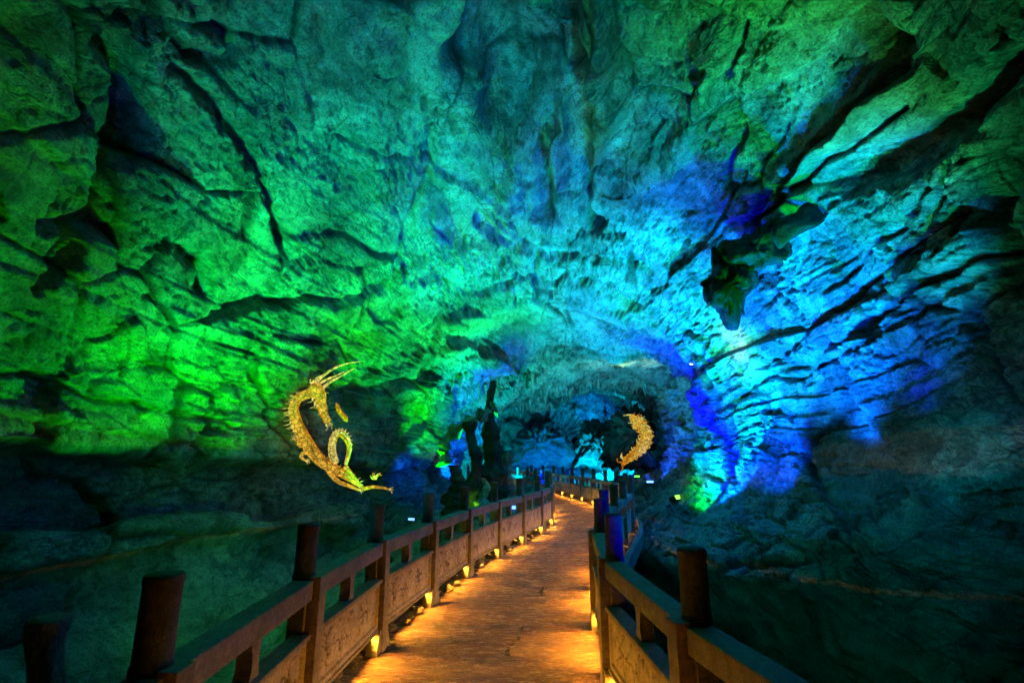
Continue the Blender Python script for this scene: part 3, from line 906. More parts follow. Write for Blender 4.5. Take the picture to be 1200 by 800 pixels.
FOOT_LIGHTS = []
def balustrade(name, posts, side, label):
    root = empty(name, posts[0])
    tag(root, label, 'balustrade', 'carved stone balustrades along the walkway')
    inv = Matrix.Translation(-Vector(posts[0]))
    def put(nm, me_, M, mat, parent=None):
        o = link(nm, me_, mat, parent or root)
        if parent is None:
            o.matrix_parent_inverse = Matrix.Identity(4)
            o.matrix_local = inv @ M
        return o
    def seg_box(nm, a, b, y0, y1, z0, z1, mat, ext=0):
        d, L, an = frame_between(a, b)
        bm = bmesh.new()
        n = 10
        box_bm(bm, -L / 2 - ext, L / 2 + ext, y0, y1, z0, z1, .011)
        me_ = bm_mesh(nm, bm)
        M = Matrix.Translation((a + b) / 2) @ Matrix.Rotation(an, 4, 'Z') @ (Matrix.Rotation(PI, 4, 'Z') if side < 0 else Matrix.Identity(4))
        return put(nm, me_, M, mat)
    rr = random.Random(11)
    for k, p in enumerate(posts):
        q = posts[min(k + 1, len(posts) - 1)]; o_ = posts[max(k - 1, 0)]
        d = (q - o_).normalized(); an = math.atan2(d.y, d.x)
        # side +1: path lies to the local +y of direction; for the right rail (+y is left of travel)
        M = Matrix.Translation(p) @ Matrix.Rotation(an, 4, 'Z') @ (Matrix.Rotation(PI, 4, 'Z') if side < 0 else Matrix.Identity(4))
        M = M @ Matrix.Rotation(rr.uniform(-.012, .012), 4, 'X') @ Matrix.Rotation(rr.uniform(-.012, .012), 4, 'Y')
        s_ = put('post', SH, M, M_STONE)
        link('post_core', CO, M_STONE, s_)
        dr = link('post_drum', DR, M_DRUM, s_)
        link('foot_block', FT, M_STONE, s_)
        link('foot_block', FT2, M_STONE, s_)
        if k + 1 < len(posts):
            d, L, an2 = frame_between(p, q)
            a, b = p + d * .066, q - d * .066
            seg_box('top_rail', p + d * .062, q - d * .062, -.105, .045, .88, 1.01, M_STONE)
            pan_d = (1 if max(p.y, q.y) < 9.5 else 0)
            key = (round(L, 1), rr.randrange(4), pan_d)
            if key not in PANELS:
                PANELS[key] = panel_mesh(L - .127, key[1], bool(pan_d))
            Mb = Matrix.Translation((p + q) / 2) @ Matrix.Rotation(an2, 4, 'Z') @ (Matrix.Rotation(PI, 4, 'Z') if side < 0 else Matrix.Identity(4))
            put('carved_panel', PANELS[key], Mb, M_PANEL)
            seg_box('panel_ledge', p + d * .062, q - d * .062, -.075, .055, .6355, .672, M_STONE)
            seg_box('bottom_rail', p + d * .062, q - d * .062, -.06, .048, .195, .224, M_STONE)
            put('cloud_baluster', VA, Mb, M_STONE)
            seg_box('spill_blocker', p, q, -.30, -.19, -.12, .17, M_STONE)  # added strip that stops footlight spill from reaching the cave walls
        # footlights tuck under the panel, beside each foot block
        if p.y > -1.8 and k > 0:
            dd = (p - o_).normalized()
            nrm = Vector((-dd.y, dd.x, 0)) * side
            lp = p - dd * .50 - nrm * .03
            lz = 0.0
            Ml = Matrix.Translation((lp.x, lp.y, .192)) @ Matrix.Rotation(PI, 4, 'X') @ Matrix.Rotation(an, 4, 'Z')
            fl = put('footlight', LB, Ml, M_LAMPBODY)
            link('lens', LG, M_WARMGLOW, fl)
            FOOT_LIGHTS.append((Vector((lp.x, lp.y, .165)) + nrm * .02, nrm, side))
    return root

balustrade('stone_balustrade', postsL, -1, 'long carved stone balustrade on the left side of the walkway, green light on its handrail')
balustrade('stone_balustrade', postsR, 1, 'carved stone balustrade on the right side of the walkway, curving across the far end')

def foot_lights():
    ld = None
    for p, inward, side in FOOT_LIGHTS:
        key = 'footlight_glow'
        if ld is None:
            ld = bpy.data.lights.new(key, 'AREA'); ld.shape = 'RECTANGLE'; ld.size = 1.4; ld.size_y = .03; ld.spread = math.radians(105)
            ld.energy = FOOT_W; ld.color = WARM
        o = bpy.data.objects.new(key, ld)
        o.location = p
        o.rotation_euler = (inward + Vector((0, 0, -.55))).to_track_quat('-Z', 'Y').to_euler()
        sc.collection.objects.link(o)
foot_lights()
#MORE
# ------------------------------------------------------------------ dripstone standing and hanging in the cave
def drip_column(name, base, top, r0, r1, rmid, seed, label, cat, lean=(0, 0), n=44, mat=None, group=None, rings=60):
    """a stalagmite, stalactite or column with fluted, knobbly skin; base and top are points"""
    rr = random.Random(seed)
    b, t = Vector(base), Vector(top)
    o = None
    H = t.z - b.z
    bm = bmesh.new()
    R_ = []
    P = []
    for k in range(rings + 1):
        u = k / rings
        r = (r0 * (1 - u) ** 1.6 + r1 * u ** 1.6 + rmid * 4 * u * (1 - u)) * (1 + .16 * math.sin(u * 17 + seed) + .1 * math.sin(u * 41 + seed * 2))
        c = b.lerp(t, u) + Vector((lean[0] * math.sin(u * PI) + .07 * math.sin(u * 9 + seed), lean[1] * math.sin(u * PI), 0))
        for i in range(n):
            an = 2 * PI * i / n
            P.append((c.x + r * math.cos(an), c.y + r * math.sin(an), c.z)); R_.append((r, an))
    P = np.array(P)
    d = 0.42 * fbm(P * np.array((1, 1, .3)), 5.0, 3, seed, .65, ridged=True) + .30 * fbm(P, 6, 3, seed + 4)
    vs = []
    for (x, y, z), (r, an), q in zip(P, R_, d):
        vs.append(bm.verts.new((x + math.cos(an) * r * q - b.x, y + math.sin(an) * r * q - b.y, z + .12 * r * q - b.z)))
    for k in range(rings):
        for i in range(n):
            bm.faces.new((vs[k * n + i], vs[k * n + (i + 1) % n], vs[(k + 1) * n + (i + 1) % n], vs[(k + 1) * n + i]))
    bm.faces.new(vs[:n][::-1]); bm.faces.new(vs[-n:])
    o = link(name, bm_mesh(name, bm, True), mat or M_DRIP)
    o.location = b
    tag(o, label, cat, group)
    return o

def col_at(px, pyt, pyb, d):
    return at(px, pyb, d), at(px, pyt, d)

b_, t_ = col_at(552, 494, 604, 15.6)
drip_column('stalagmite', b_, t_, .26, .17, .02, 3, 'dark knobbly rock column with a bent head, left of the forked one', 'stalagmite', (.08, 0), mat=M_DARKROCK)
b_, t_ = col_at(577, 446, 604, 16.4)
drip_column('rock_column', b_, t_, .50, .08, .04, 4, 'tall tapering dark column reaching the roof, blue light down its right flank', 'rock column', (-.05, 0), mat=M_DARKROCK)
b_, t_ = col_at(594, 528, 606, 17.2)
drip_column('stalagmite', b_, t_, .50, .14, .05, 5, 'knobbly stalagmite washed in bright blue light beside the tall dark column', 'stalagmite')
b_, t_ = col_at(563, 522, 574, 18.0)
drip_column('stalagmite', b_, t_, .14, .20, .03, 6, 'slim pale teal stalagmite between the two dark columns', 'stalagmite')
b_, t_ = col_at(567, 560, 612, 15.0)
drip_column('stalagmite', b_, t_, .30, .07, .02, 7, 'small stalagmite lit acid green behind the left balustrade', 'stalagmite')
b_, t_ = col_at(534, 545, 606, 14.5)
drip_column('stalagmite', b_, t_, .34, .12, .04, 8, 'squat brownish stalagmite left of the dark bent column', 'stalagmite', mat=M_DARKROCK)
# branch of rock leaning from the wall to the columns
bm = bmesh.new()
pts = [at(522, 545, 17), at(519, 528, 17), at(530, 508, 16.8), at(548, 496, 16.4), at(563, 488, 16.2), at(577, 478, 16.4)]
pts = catmull(pts, 5)
tube(bm, pts, [.16 + .09 * math.sin(k * 1.3) + .05 * math.sin(k * 3.1) for k in range(len(pts))], 12, lambda k, i: .3 * math.sin(i * 2.4 + k * 1.7))
o = link('rock_arch', bm_mesh('rock_arch', bm, True), M_DRIP)
tag(o, 'thin bent arch of flowstone joining the left wall to the dark columns', 'rock arch')
# broken stalagmite in the gloom at the lower left
drip_column('stalagmite', at(66, 1300, 2.3), at(76, 724, 2.3), .12, .065, .02, 9, 'broken stump of a stalagmite in the gloom at the lower left corner', 'stalagmite')

# stalactites on the lips of the two arches and scattered on the roof: pieces of the cave
st_meshes = []
for k in range(6):
    rr = random.Random(40 + k)
    bm = bmesh.new()
    n = 8
    prof = [(.0, 0.06), (1.0, 0.05), (.86, -.12), (.62, -.34), (.42, -.6), (.22, -.84), (.03, -1.0)]
    rings = []
    for r, z in prof[1:]:
        rings.append([bm.verts.new((r * (1 + rr.uniform(-.22, .22)) * math.cos(2 * PI * i / n) + .12 * math.sin(z * 5 + k), r * (1 + rr.uniform(-.22, .22)) * math.sin(2 * PI * i / n), z + rr.uniform(-.03, .03))) for i in range(n)])
    for a, b in zip(rings[:-1], rings[1:]):
        for i in range(n):
            bm.faces.new((a[i], a[(i + 1) % n], b[(i + 1) % n], b[i]))
    bm.faces.new(rings[0]); bm.faces.new(rings[-1][::-1])
    me_ = bm_mesh('stalactite', bm, True); me_.materials.append(M_DRIP); st_meshes.append(me_)

def stalactite(px, py, ln, wd):
    p, n = wall(px, py)
    if p.z < 2.5: return
    d = (p - CAM).y
    o = link('stalactite', rnd.choice(st_meshes), None, cave)
    L = ln * d / 600
    o.location = p + Vector((0, 0, .04)) - ray(px, py) * .05
    o.scale = (wd * d / 600 / 2, wd * d / 600 / 2, L)
    o.rotation_euler = (rnd.uniform(-.1, .1), rnd.uniform(-.1, .1), rnd.uniform(0, 6))
rs = random.Random(5)
for k in range(46):
    x = rs.uniform(530, 642)
    stalactite(x, rs.uniform(440, 462) - abs(x - 590) * .08, rs.uniform(6, 17), rs.uniform(3, 6))
for (x0, y0), (x1, y1), cnt in [((545, 495), (592, 484), 8), ((592, 486), (640, 462), 16), ((640, 462), (702, 447), 18), ((702, 449), (790, 458), 14)]:
    for k in range(cnt):
        u = rs.random()
        stalactite(x0 + (x1 - x0) * u, y0 + (y1 - y0) * u + rs.uniform(-3, 3), rs.uniform(4, 13), rs.uniform(2.5, 5))
for k in range(16):
    stalactite(rs.uniform(600, 780), rs.uniform(120, 330), rs.uniform(5, 12), rs.uniform(4, 8))

# ------------------------------------------------------------------ hanging boulders on the roof at the right
def boulder(name, outline, d, thick, seed, label, cat, mat, amp=.12):
    """a rock with the given outline as seen from the walkway, real depth behind and in front"""
    pts = [at(x, y, d) for x, y in outline]
    c = sum(pts, Vector()) / len(pts)
    view = (c - CAM).normalized()
    n = 72
    # resample outline
    cl = catmull(pts + [pts[0]], 8)[:-1]
    m = len(cl)
    bm = bmesh.new()
    P = []; rings = 26
    for k in range(1, rings):
        a = PI * k / rings
        rad, off = math.sin(a) ** .85, -math.cos(a)
        for p in cl:
            P.append(c + (p - c) * rad + view * off * thick)
    A = np.array([tuple(p) for p in P])
    dd = amp * (fbm(A, 3.2, 4, seed, .6) + 1.1 * facets(A, 3.6, seed, .9)[0])
    Q = [p + (p - c).normalized() * float(q) for p, q in zip(P, dd)]
    V_ = [bm.verts.new(q - c) for q in Q]
    for k in range(rings - 2):
        for i in range(m):
            bm.faces.new((V_[k * m + i], V_[k * m + (i + 1) % m], V_[(k + 1) * m + (i + 1) % m], V_[(k + 1) * m + i]))
    bm.faces.new(V_[:m][::-1]); bm.faces.new(V_[-m:])
    o = link(name, bm_mesh(name, bm, True), mat)
    o.location = c
    tag(o, label, cat)
    return o
p_, _ = wall(855, 330)
dw = p_.y
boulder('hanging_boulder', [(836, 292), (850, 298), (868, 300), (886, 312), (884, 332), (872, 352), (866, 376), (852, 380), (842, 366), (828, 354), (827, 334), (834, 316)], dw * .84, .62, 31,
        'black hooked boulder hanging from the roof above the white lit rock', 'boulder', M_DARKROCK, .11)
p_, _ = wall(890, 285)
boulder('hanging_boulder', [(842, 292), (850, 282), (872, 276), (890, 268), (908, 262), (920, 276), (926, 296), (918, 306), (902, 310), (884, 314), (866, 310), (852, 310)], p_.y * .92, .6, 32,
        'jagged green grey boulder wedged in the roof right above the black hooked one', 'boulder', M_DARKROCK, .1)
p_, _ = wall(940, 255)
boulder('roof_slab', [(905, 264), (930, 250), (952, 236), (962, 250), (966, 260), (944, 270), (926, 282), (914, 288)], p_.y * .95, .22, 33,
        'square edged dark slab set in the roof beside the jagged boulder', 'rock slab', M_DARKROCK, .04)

# ------------------------------------------------------------------ gilded dragons on the walls, glow added to the gilding
M_GOLD = plain('pale_gilding', (0.26, 0.10, 0.01), 0.6, 0.0, (1.0, 0.50, 0.05), 0.75)  # emission added to the gilding so it stays gold under green light
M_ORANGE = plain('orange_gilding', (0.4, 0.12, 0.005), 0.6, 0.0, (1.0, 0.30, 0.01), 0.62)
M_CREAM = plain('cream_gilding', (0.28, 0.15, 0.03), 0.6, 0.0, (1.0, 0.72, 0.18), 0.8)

def plate(cx, cy, gap, depth=None):
    """upright frame standing just off the wall; maps plate pixels to points on it"""
    p, n = wall(cx, cy)
    n = Vector((n.x, n.y, 0)).normalized()
    v = Vector((ray(cx, cy).x, ray(cx, cy).y, 0)).normalized()
    nn = (n * .35 - v * .65).normalized()
    ds = [(wall(cx + dx, cy + dy)[0] - p).dot(nn) for dx in (-40, -20, 0, 20, 40) for dy in (-50, -25, 0, 25, 50)]
    o = p + nn * (np.percentile(ds, 70) * .5 + gap)
    if depth:
        o = at(cx, cy, depth)
    def f(px, py, out=0.0):
        r = ray(px, py)
        t = (o - CAM).dot(nn) / r.dot(nn)
        return CAM + r * t + nn * out
    return f, o, nn, abs((f(cx + 1, cy) - f(cx, cy)).length)

def dragon_left():
    cv = lambda x, y: (320 + x / 4.446, 420 + y / 4.446)
    f, o, nn, u = plate(375, 500, .95)
    root = empty('dragon_relief', o)
    tag(root, 'gilded dragon on the green left wall, flowing mane and horns swept back, looped tail', 'dragon')
    def part(nm, bm, mat, par=None, sm=True):
        for v in bm.verts: v.co -= o
        return link(nm, bm_mesh(nm, bm, sm), mat, par or root)
    def P(pts, out=.0): return [f(*cv(x, y), out) for x, y in pts]
    k4 = u / 4.446
    # body
    body = [(215, 175), (165, 190), (122, 215), (104, 262), (112, 320), (140, 385), (172, 440), (208, 492), (255, 540), (312, 572), (368, 606), (425, 645), (470, 676)]
    cb = catmull(P(body, .05), 7)
    rad = [k4 * w_ for w_ in np.interp(np.linspace(0, 1, len(cb)), [0, .15, .35, .55, .8, 1], [26, 24, 27, 32, 22, 7])]
    bm = bmesh.new(); tube(bm, cb, rad, 14); bd = part('body', bm, M_GOLD)
    # belly, the orange inner side
    bel = [(x + 13, y - 7) for x, y in body[2:11]]
    c2 = catmull(P(bel, .10), 7)
    bm = bmesh.new(); tube(bm, c2, [k4 * 15 * (0.45 + math.sin(PI * (k + .5) / len(c2)) * .7) for k in range(len(c2))], 10); part('belly', bm, M_ORANGE, bd)
    # scale fringe and mane: blades along the outer side
    rr = random.Random(2)
    def blade(nm, a, b, wd, out, mat, par, bend=.0):
        a_, b_ = f(*cv(*a), out), f(*cv(*b), out + .02)
        m_ = f(*cv((a[0] + b[0]) / 2 + bend * (b[1] - a[1]), (a[1] + b[1]) / 2 - bend * (b[0] - a[0])), out + .05)
        c = catmull([a_, m_, b_], 4)
        bm = bmesh.new(); tube(bm, c, [k4 * wd * (1 - .9 * k / (len(c) - 1)) for k in range(len(c))], 6, None, .6)
        return part(nm, bm, mat, par)
    for k in range(18):
        u_ = k / 17
        x, y = np.interp(u_, np.linspace(0, 1, 6), [160, 118, 92, 84, 96, 122]), np.interp(u_, np.linspace(0, 1, 6), [175, 190, 225, 280, 330, 375])
        an = math.radians(np.interp(u_, [0, .3, 1], [150, 185, 245])) + rr.uniform(-.3, .3)
        L = rr.uniform(34, 60)
        blade('mane_lock', (x + 12, y), (x + L * math.cos(an), y - L * math.sin(an) + 12), 8, .06, M_CREAM, root, .18)
    for k in range(26):
        u_ = .25 + .72 * k / 26
        i = int(u_ * (len(cb) - 1))
        x0 = np.interp(u_ * (len(body) - 1), range(len(body)), [b[0] for b in body]); y0 = np.interp(u_ * (len(body) - 1), range(len(body)), [b[1] for b in body])
        L = rr.uniform(22, 34)
        up_ = k > 9
        an = math.radians(50 if up_ else 215) + rr.uniform(-.3, .3)
        blade('back_spine', (x0, y0), (x0 + L * 1.2 * math.cos(an), y0 - L * 1.2 * math.sin(an)), 8, .03, M_CREAM, root, .1)
    # head: skull, brow, snout hanging down to the right
    bm = bmesh.new()
    hc = catmull(P([(185, 150), (215, 165), (236, 195), (250, 240), (262, 290), (278, 340)], .12), 6)
    tube(bm, hc, [k4 * w_ for w_ in np.interp(np.linspace(0, 1, len(hc)), [0, .2, .4, .55, .8, .93, 1], [20, 36, 34, 22, 17, 20, 9])], 12)
    hd = part('head', bm, M_GOLD)
    bm = bmesh.new(); jc = catmull(P([(222, 215), (232, 260), (247, 300), (262, 330)], .10), 5)
    tube(bm, jc, [k4 * (12 - 7 * k / len(jc)) for k in range(len(jc))], 8); part('jaw', bm, M_ORANGE, hd)
    for ex, ey in ((236, 178),):
        bm = bmesh.new(); bmesh.ops.create_icosphere(bm, subdivisions=2, radius=k4 * 9, matrix=Matrix.Translation(f(*cv(ex, ey), .12 + k4 * 34))); part('eye', bm, M_ORANGE, hd)
    for pts, wd in (([(205, 140), (250, 95), (310, 55), (375, 30), (450, 18)], 10), ([(245, 160), (290, 125), (345, 95), (420, 52)], 10), ([(225, 140), (275, 110), (330, 88), (362, 70)], 8), ([(195, 135), (215, 112), (225, 100), (268, 84)], 7)):
        c = catmull(P(pts, .1), 5)
        bm = bmesh.new(); tube(bm, c, [k4 * (wd * (1 - .85 * k / (len(c) - 1))) for k in range(len(c))], 8); part('horn', bm, M_CREAM, hd)
    for a, b in (((250, 170), (285, 150)), ((255, 190), (282, 185)), ((238, 250), (215, 300)), ((225, 235), (196, 262)), ((275, 345), (296, 372)), ((268, 345), (262, 378)), ((284, 338), (298, 350)), ((210, 225), (180, 262)), ((200, 205), (170, 232)), ((190, 130), (188, 108)), ((205, 125), (200, 112))):
        blade('whisker', a, b, 7, .12, M_CREAM, hd, .25)
    # looped tail section
    lp = [(318, 545), (305, 500), (302, 450), (316, 402), (346, 385), (376, 412), (392, 460), (384, 510), (372, 552)]
    c = catmull(P(lp, .08), 7)
    bm = bmesh.new(); tube(bm, c, [k4 * w_ for w_ in np.interp(np.linspace(0, 1, len(c)), [0, .4, .7, 1], [22, 19, 14, 9])], 12); tl = part('tail_loop', bm, M_CREAM)
    c = catmull(P([(x + (4 if x < 340 else -8), y + 14) for x, y in lp[1:-1]], .13), 7)
    bm = bmesh.new(); tube(bm, c, [k4 * 8] * len(c), 8); part('belly', bm, M_ORANGE, tl)
    for k in range(14):
        an = PI * (1.1 - k / 10.5)
        x, y = 346 + 44 * math.cos(an), 440 - 58 * math.sin(an)
        blade('back_spine', (x, y), (x + 22 * math.cos(an), y - 24 * math.sin(an)), 7, .06, M_CREAM, tl, .2)
    # legs and claws
    for pts, wd in (([(175, 450), (140, 455), (118, 432), (106, 420)], 12), ([(190, 490), (155, 492), (140, 512), (165, 530)], 11),
                    ([(270, 555), (300, 605), (335, 640), (385, 660), (440, 682)], 15), ([(370, 560), (400, 600), (430, 632), (440, 652)], 13), ([(470, 676), (520, 668), (565, 672), (596, 680)], 11)):
        c = catmull(P(pts, .07), 5)
        bm = bmesh.new(); tube(bm, c, [k4 * wd * (1 - .5 * k / (len(c) - 1)) for k in range(len(c))], 10); lg = part('leg', bm, M_GOLD)
        e, q = pts[-1], pts[-2]
        an = math.atan2(-(e[1] - q[1]), e[0] - q[0])
        for t in (-.7, 0, .7):
            blade('claw', e, (e[0] + 26 * math.cos(an + t), e[1] - 26 * math.sin(an + t)), 6, .07, M_CREAM, lg, .15)
    # cloud curl at the tail tip
    for k in range(9):
        an = rr.uniform(0, PI)
        blade('tail_tuft', (530, 625), (530 + 34 * math.cos(an), 618 - 30 * math.sin(an)), 8, .06, M_CREAM if k % 2 else M_GOLD, root, .3)
    # flaming pearl beside the head
    pts = [(326, 232), (336, 262), (350, 288), (368, 306), (382, 328)]
    c = catmull(P(pts, .05), 6)
    oo = f(*cv(352, 285))
    bm = bmesh.new(); tube(bm, c, [k4 * w_ for w_ in np.interp(np.linspace(0, 1, len(c)), [0, .2, .6, .85, 1], [4, 12, 13, 14, 5])], 10, lambda k, i: .25 * math.sin(k * 1.9 + i))
    for v in bm.verts: v.co -= oo
    fl = link('flame_relief', bm_mesh('flame_relief', bm, True), M_ORANGE); fl.location = oo
    tag(fl, 'small glowing orange flame on the wall right of the dragon head', 'flame')

def dragon_right():
    f, o, nn, u = plate(748, 515, .45, 27.3)
    root = empty('dragon_relief', o)
    tag(root, 'smaller golden dragon twisting up the far right wall beyond the curved railing', 'dragon')
    def part(nm, bm, mat, par=None):
        for v in bm.verts: v.co -= o
        return link(nm, bm_mesh(nm, bm, True), mat, par or root)
    body = [(746, 490), (752, 497), (757, 505), (759, 513), (755, 522), (747, 530), (738, 537), (731, 543)]
    c = catmull([f(x, y, .1) for x, y in body], 7)
    bm = bmesh.new(); tube(bm, c, [u * w_ for w_ in np.interp(np.linspace(0, 1, len(c)), [0, .2, .5, .8, 1], [3.4, 5.6, 6.2, 4.6, 1.6])], 14, lambda k, i: .22 * math.sin(k * 1.7) + .14 * math.sin(i * 3 + k)); bd = part('body', bm, M_GOLD)
    c = catmull([f(x - 3, y + 1, .3) for x, y in body[:-1]], 6)
    bm = bmesh.new(); tube(bm, c, [u * 2.2] * len(c), 8, lambda k, i: .3 * math.sin(k * 1.3)); part('belly', bm, M_ORANGE, bd)
    rr = random.Random(8)
    for k in range(34):
        i = rr.uniform(0, len(body) - 1)
        x, y = np.interp(i, range(len(body)), [b[0] for b in body]), np.interp(i, range(len(body)), [b[1] for b in body])
        an = rr.uniform(0, 2 * PI)
        cc = catmull([f(x, y, .15), f(x + 6 * math.cos(an), y + 6 * math.sin(an), .3), f(x + 10 * math.cos(an + .5), y + 10 * math.sin(an + .5), .15)], 3)
        bm = bmesh.new(); tube(bm, cc, [u * 1.3 * (1 - .8 * j / (len(cc) - 1)) for j in range(len(cc))], 6); part('back_spine', bm, M_CREAM if k % 3 else M_ORANGE)
    bm = bmesh.new(); cc = catmull([f(741, 489, .2), f(746, 491, .35), f(749, 497, .35), f(745, 502, .25)], 4)
    tube(bm, cc, [u * w_ for w_ in np.interp(np.linspace(0, 1, len(cc)), [0, .4, 1], [2, 5, 1.5])], 10); hd = part('head', bm, M_GOLD)
    for dx in (0, 3):
        bm = bmesh.new(); cc = catmull([f(744 + dx, 489, .25), f(740 + dx, 486, .25), f(733 + dx, 487, .2)], 4); tube(bm, cc, [u * (1.1 - .08 * j) for j in range(len(cc))], 6); part('horn', bm, M_CREAM, hd)
for (ol, d, th, sd, lb) in (
    ([(708, 545), (712, 510), (722, 488), (742, 480), (756, 486), (764, 505), (762, 530), (770, 548)], 29, 1.2, 51, 'dark rounded rock mass carrying the far golden dragon'),
    ([(676, 545), (680, 515), (690, 498), (706, 496), (718, 510), (722, 545)], 35, 1.6, 52, 'cyan lit rock mass behind the far end of the curved balustrade'),
    ([(598, 546), (604, 520), (620, 505), (645, 500), (662, 512), (672, 545)], 41, 2.0, 53, 'deep blue lit rock mass in the far chamber above the railing')):
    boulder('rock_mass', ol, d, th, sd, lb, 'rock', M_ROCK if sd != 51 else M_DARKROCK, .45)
dragon_left()
dragon_right()

# ------------------------------------------------------------------ floodlight fittings that show in the picture
def fixture(px, py, col, strength, size, yaw, tilt, label, lift=.05, cable=None, at_d=None):
    p, n = wall(px, py)
    if at_d: p = at(px, py, at_d)
    root = empty('floodlight', p + Vector((0, 0, lift)))
    tag(root, label, 'floodlight', 'floodlights on the cave floor')
    root.rotation_euler = (0, 0, yaw)
    M_ = plain('lens_glow', tuple(min(1, .2 + c) for c in col), .3, 0, col, strength)
    s = size
    R_ = Matrix.Rotation(tilt, 4, 'X')
    bm = bmesh.new(); box_bm(bm, -s, s, -s * .45, s * .35, -s * .35, s * .35, s * .06)
    for k in range(7):
        x = -s * .85 + k * s * .283
        box_bm(bm, x - s * .03, x + s * .03, -s * .62, -s * .44, -s * .3, s * .3, 0)
    bm.transform(R_)
    link('housing', bm_mesh('housing', bm), M_LAMPBODY, root)
    bm = bmesh.new(); box_bm(bm, -s * .88, s * .88, s * .35, s * .39, -s * .27, s * .27, s * .02); bm.transform(R_)
    link('lens', bm_mesh('lens', bm), M_, root)
    bm = bmesh.new(); box_bm(bm, -s * 1.12, -s * 1.02, -s * .1, s * .1, -s * .75, s * .1, 0); box_bm(bm, s * 1.02, s * 1.12, -s * .1, s * .1, -s * .75, s * .1, 0); box_bm(bm, -s * 1.12, s * 1.12, -s * .12, s * .12, -s * .8, -s * .74, 0)
    link('bracket', bm_mesh('bracket', bm), M_LAMPBODY, root)
    return root
G_, B_ = (0.25, 1.0, .05), (.1, .25, 1.0)
fixture(792, 588, G_, 3.0, .20, -2.2, .5, 'large floodlight with a green lens on the ledge right of the walkway', .10)
fixture(747, 561, (0.1, 1.0, .05), 3.5, .16, 2.6, .3, 'small floodlight glowing green, left of the blue one', .12)
fixture(762, 568, B_, 5.0, .16, 2.9, .3, 'small floodlight glowing blue behind the right balustrade', .12)
fixture(811, 427, (.9, .95, 1.0), 4.0, .07, 2.9, -.3, 'tiny white lamp high on the blue rock pillar', .02)
fixture(452, 660, (.1, 1, .2), 3.5, .16, 2.8, .2, 'long green lamp seen through the gap of the left balustrade', .10)
fixture(483, 612, B_, 3.5, .14, 2.7, .2, 'blue lamp under the handrail near the fourth post of the left balustrade', .10)
fixture(605, 600, B_, 3.5, .18, 2.8, .2, 'blue lamp at the foot of the blue lit stalagmite', .12)
fixture(635, 543, (.6, 1.0, .1), 3.0, .2, 2.9, .2, 'far lamp glowing yellow green behind the end of the left balustrade', .2)

# cable from the big floodlight down to the walkway
p0 = wall(786, 594)[0] + Vector((0, 0, .06))
pts = [p0, wall(770, 603, .05)[0], wall(757, 612, .06)[0], wall(749, 628, .08)[0], wall(747, 650, .1)[0], wall(748, 680, .12)[0]]
c = catmull(pts, 6)
bm = bmesh.new(); tube(bm, [p - p0 for p in c], [.035] * len(c), 10)
o = link('cable', bm_mesh('cable', bm, True), M_LAMPBODY); o.location = p0
tag(o, 'thick dark cable running down the rock from the large green floodlight', 'cable')

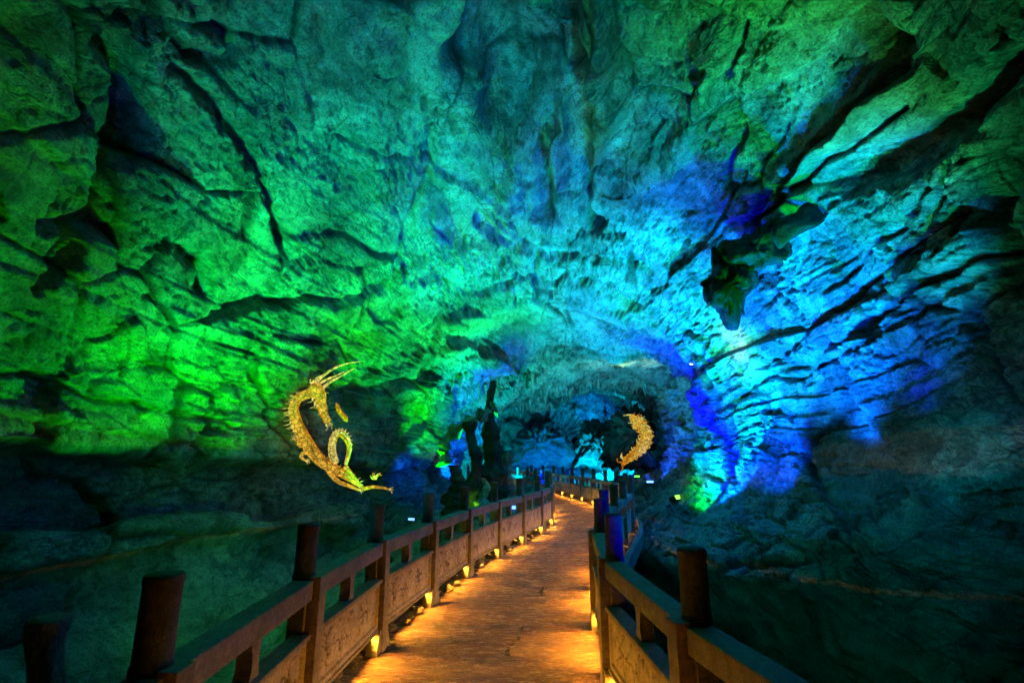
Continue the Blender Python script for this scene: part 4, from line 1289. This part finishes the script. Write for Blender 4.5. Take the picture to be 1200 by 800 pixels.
# ------------------------------------------------------------------ loose rock under the balustrades and beside the walkway
rock_meshes = []
for k in range(7):
    bm = bmesh.new(); bmesh.ops.create_icosphere(bm, subdivisions=3, radius=1)
    A = np.array([tuple(v.co) for v in bm.verts])
    h, _ = facets(A + k * 9, 1.1, 60 + k, .9)
    q = 1 + .38 * h + .12 * fbm(A + k * 5, 2.5, 3, k)
    for v, m_ in zip(bm.verts, q): v.co = Vector((v.co.x * m_, v.co.y * m_ * .8, v.co.z * m_ * .6))
    me_ = bm_mesh('rubble_rock', bm); me_.materials.append(M_RUBBLE); rock_meshes.append(me_)
rub = empty('rubble', (0, 0, 0))
rl = random.Random(12)
def rock(x, y, z, s, where):
    o = link('rubble_rock', rl.choice(rock_meshes))
    o.location = (x, y, z); o.scale = (s * rl.uniform(.8, 1.3), s * rl.uniform(.8, 1.3), s * rl.uniform(.7, 1.1))
    o.rotation_euler = (rl.uniform(-.4, .4), rl.uniform(-.4, .4), rl.uniform(0, 6.3))
    tag(o, 'brown loose stone in the gap under the left balustrade, ' + where, 'stone', 'loose stones under the left balustrade')
    return o
bpy.data.objects.remove(rub)
bay = -1
for k in range(len(postsL) - 1):
    a, b = postsL[k], postsL[k + 1]
    if a.y < 1.9 or a.y > 12: continue
    bay += 1
    d = (b - a).normalized(); nrm = Vector((-d.y, d.x, 0))
    for j in range(7):
        p = a.lerp(b, .14 + .72 * (j + rl.random()) / 7) + nrm * rl.uniform(-.02, .16)
        rock(p.x, p.y, rl.uniform(-.01, .05), rl.uniform(.035, .11), ('nearest bay', 'second bay', 'third bay', 'fourth bay', 'fifth bay', 'sixth bay', 'seventh bay', 'eighth bay', 'ninth bay')[min(8, bay)])

# ------------------------------------------------------------------ lamps
def cave_lamps():
    for k, (pos, aim, cone, col) in enumerate(LAMPS + ACCENTS):
        p = Vector(pos)
        g = GAIN if k < len(LAMPS) else (1.25,) * 3
        col = tuple(c * q for c, q in zip(col, g))
        if isinstance(aim, tuple) and len(aim) == 2:
            t, _ = wall(*aim)
        else:
            t = Vector(aim)
        ld = bpy.data.lights.new('unseen_spot', 'SPOT')  # unseen spot; the dim fills and lip accent are added without a fitting
        mx = max(max(col), 1e-6)
        ld.color = tuple(c / mx for c in col)
        ld.energy = mx * 1000
        ld.spot_size = math.radians(cone)
        ld.spot_blend = 0.9
        ld.shadow_soft_size = 0.08
        o = bpy.data.objects.new('unseen_spot', ld)
        o.location = p
        o.rotation_euler = (t - p).to_track_quat('-Z', 'Y').to_euler()
        sc.collection.objects.link(o)
cave_lamps()
def recess_glow():
    # pale tube hidden in the recess behind the first arch
    p = at(745, 446, 21.6)
    ld = bpy.data.lights.new('recess_tube', 'AREA'); ld.shape = 'RECTANGLE'; ld.size = 2.6; ld.size_y = .08
    ld.energy = 60; ld.color = (.6, 1.0, .25)
    o = bpy.data.objects.new('recess_tube', ld); o.location = p; o.rotation_euler = (math.radians(155), 0, 0)
    sc.collection.objects.link(o)
recess_glow()
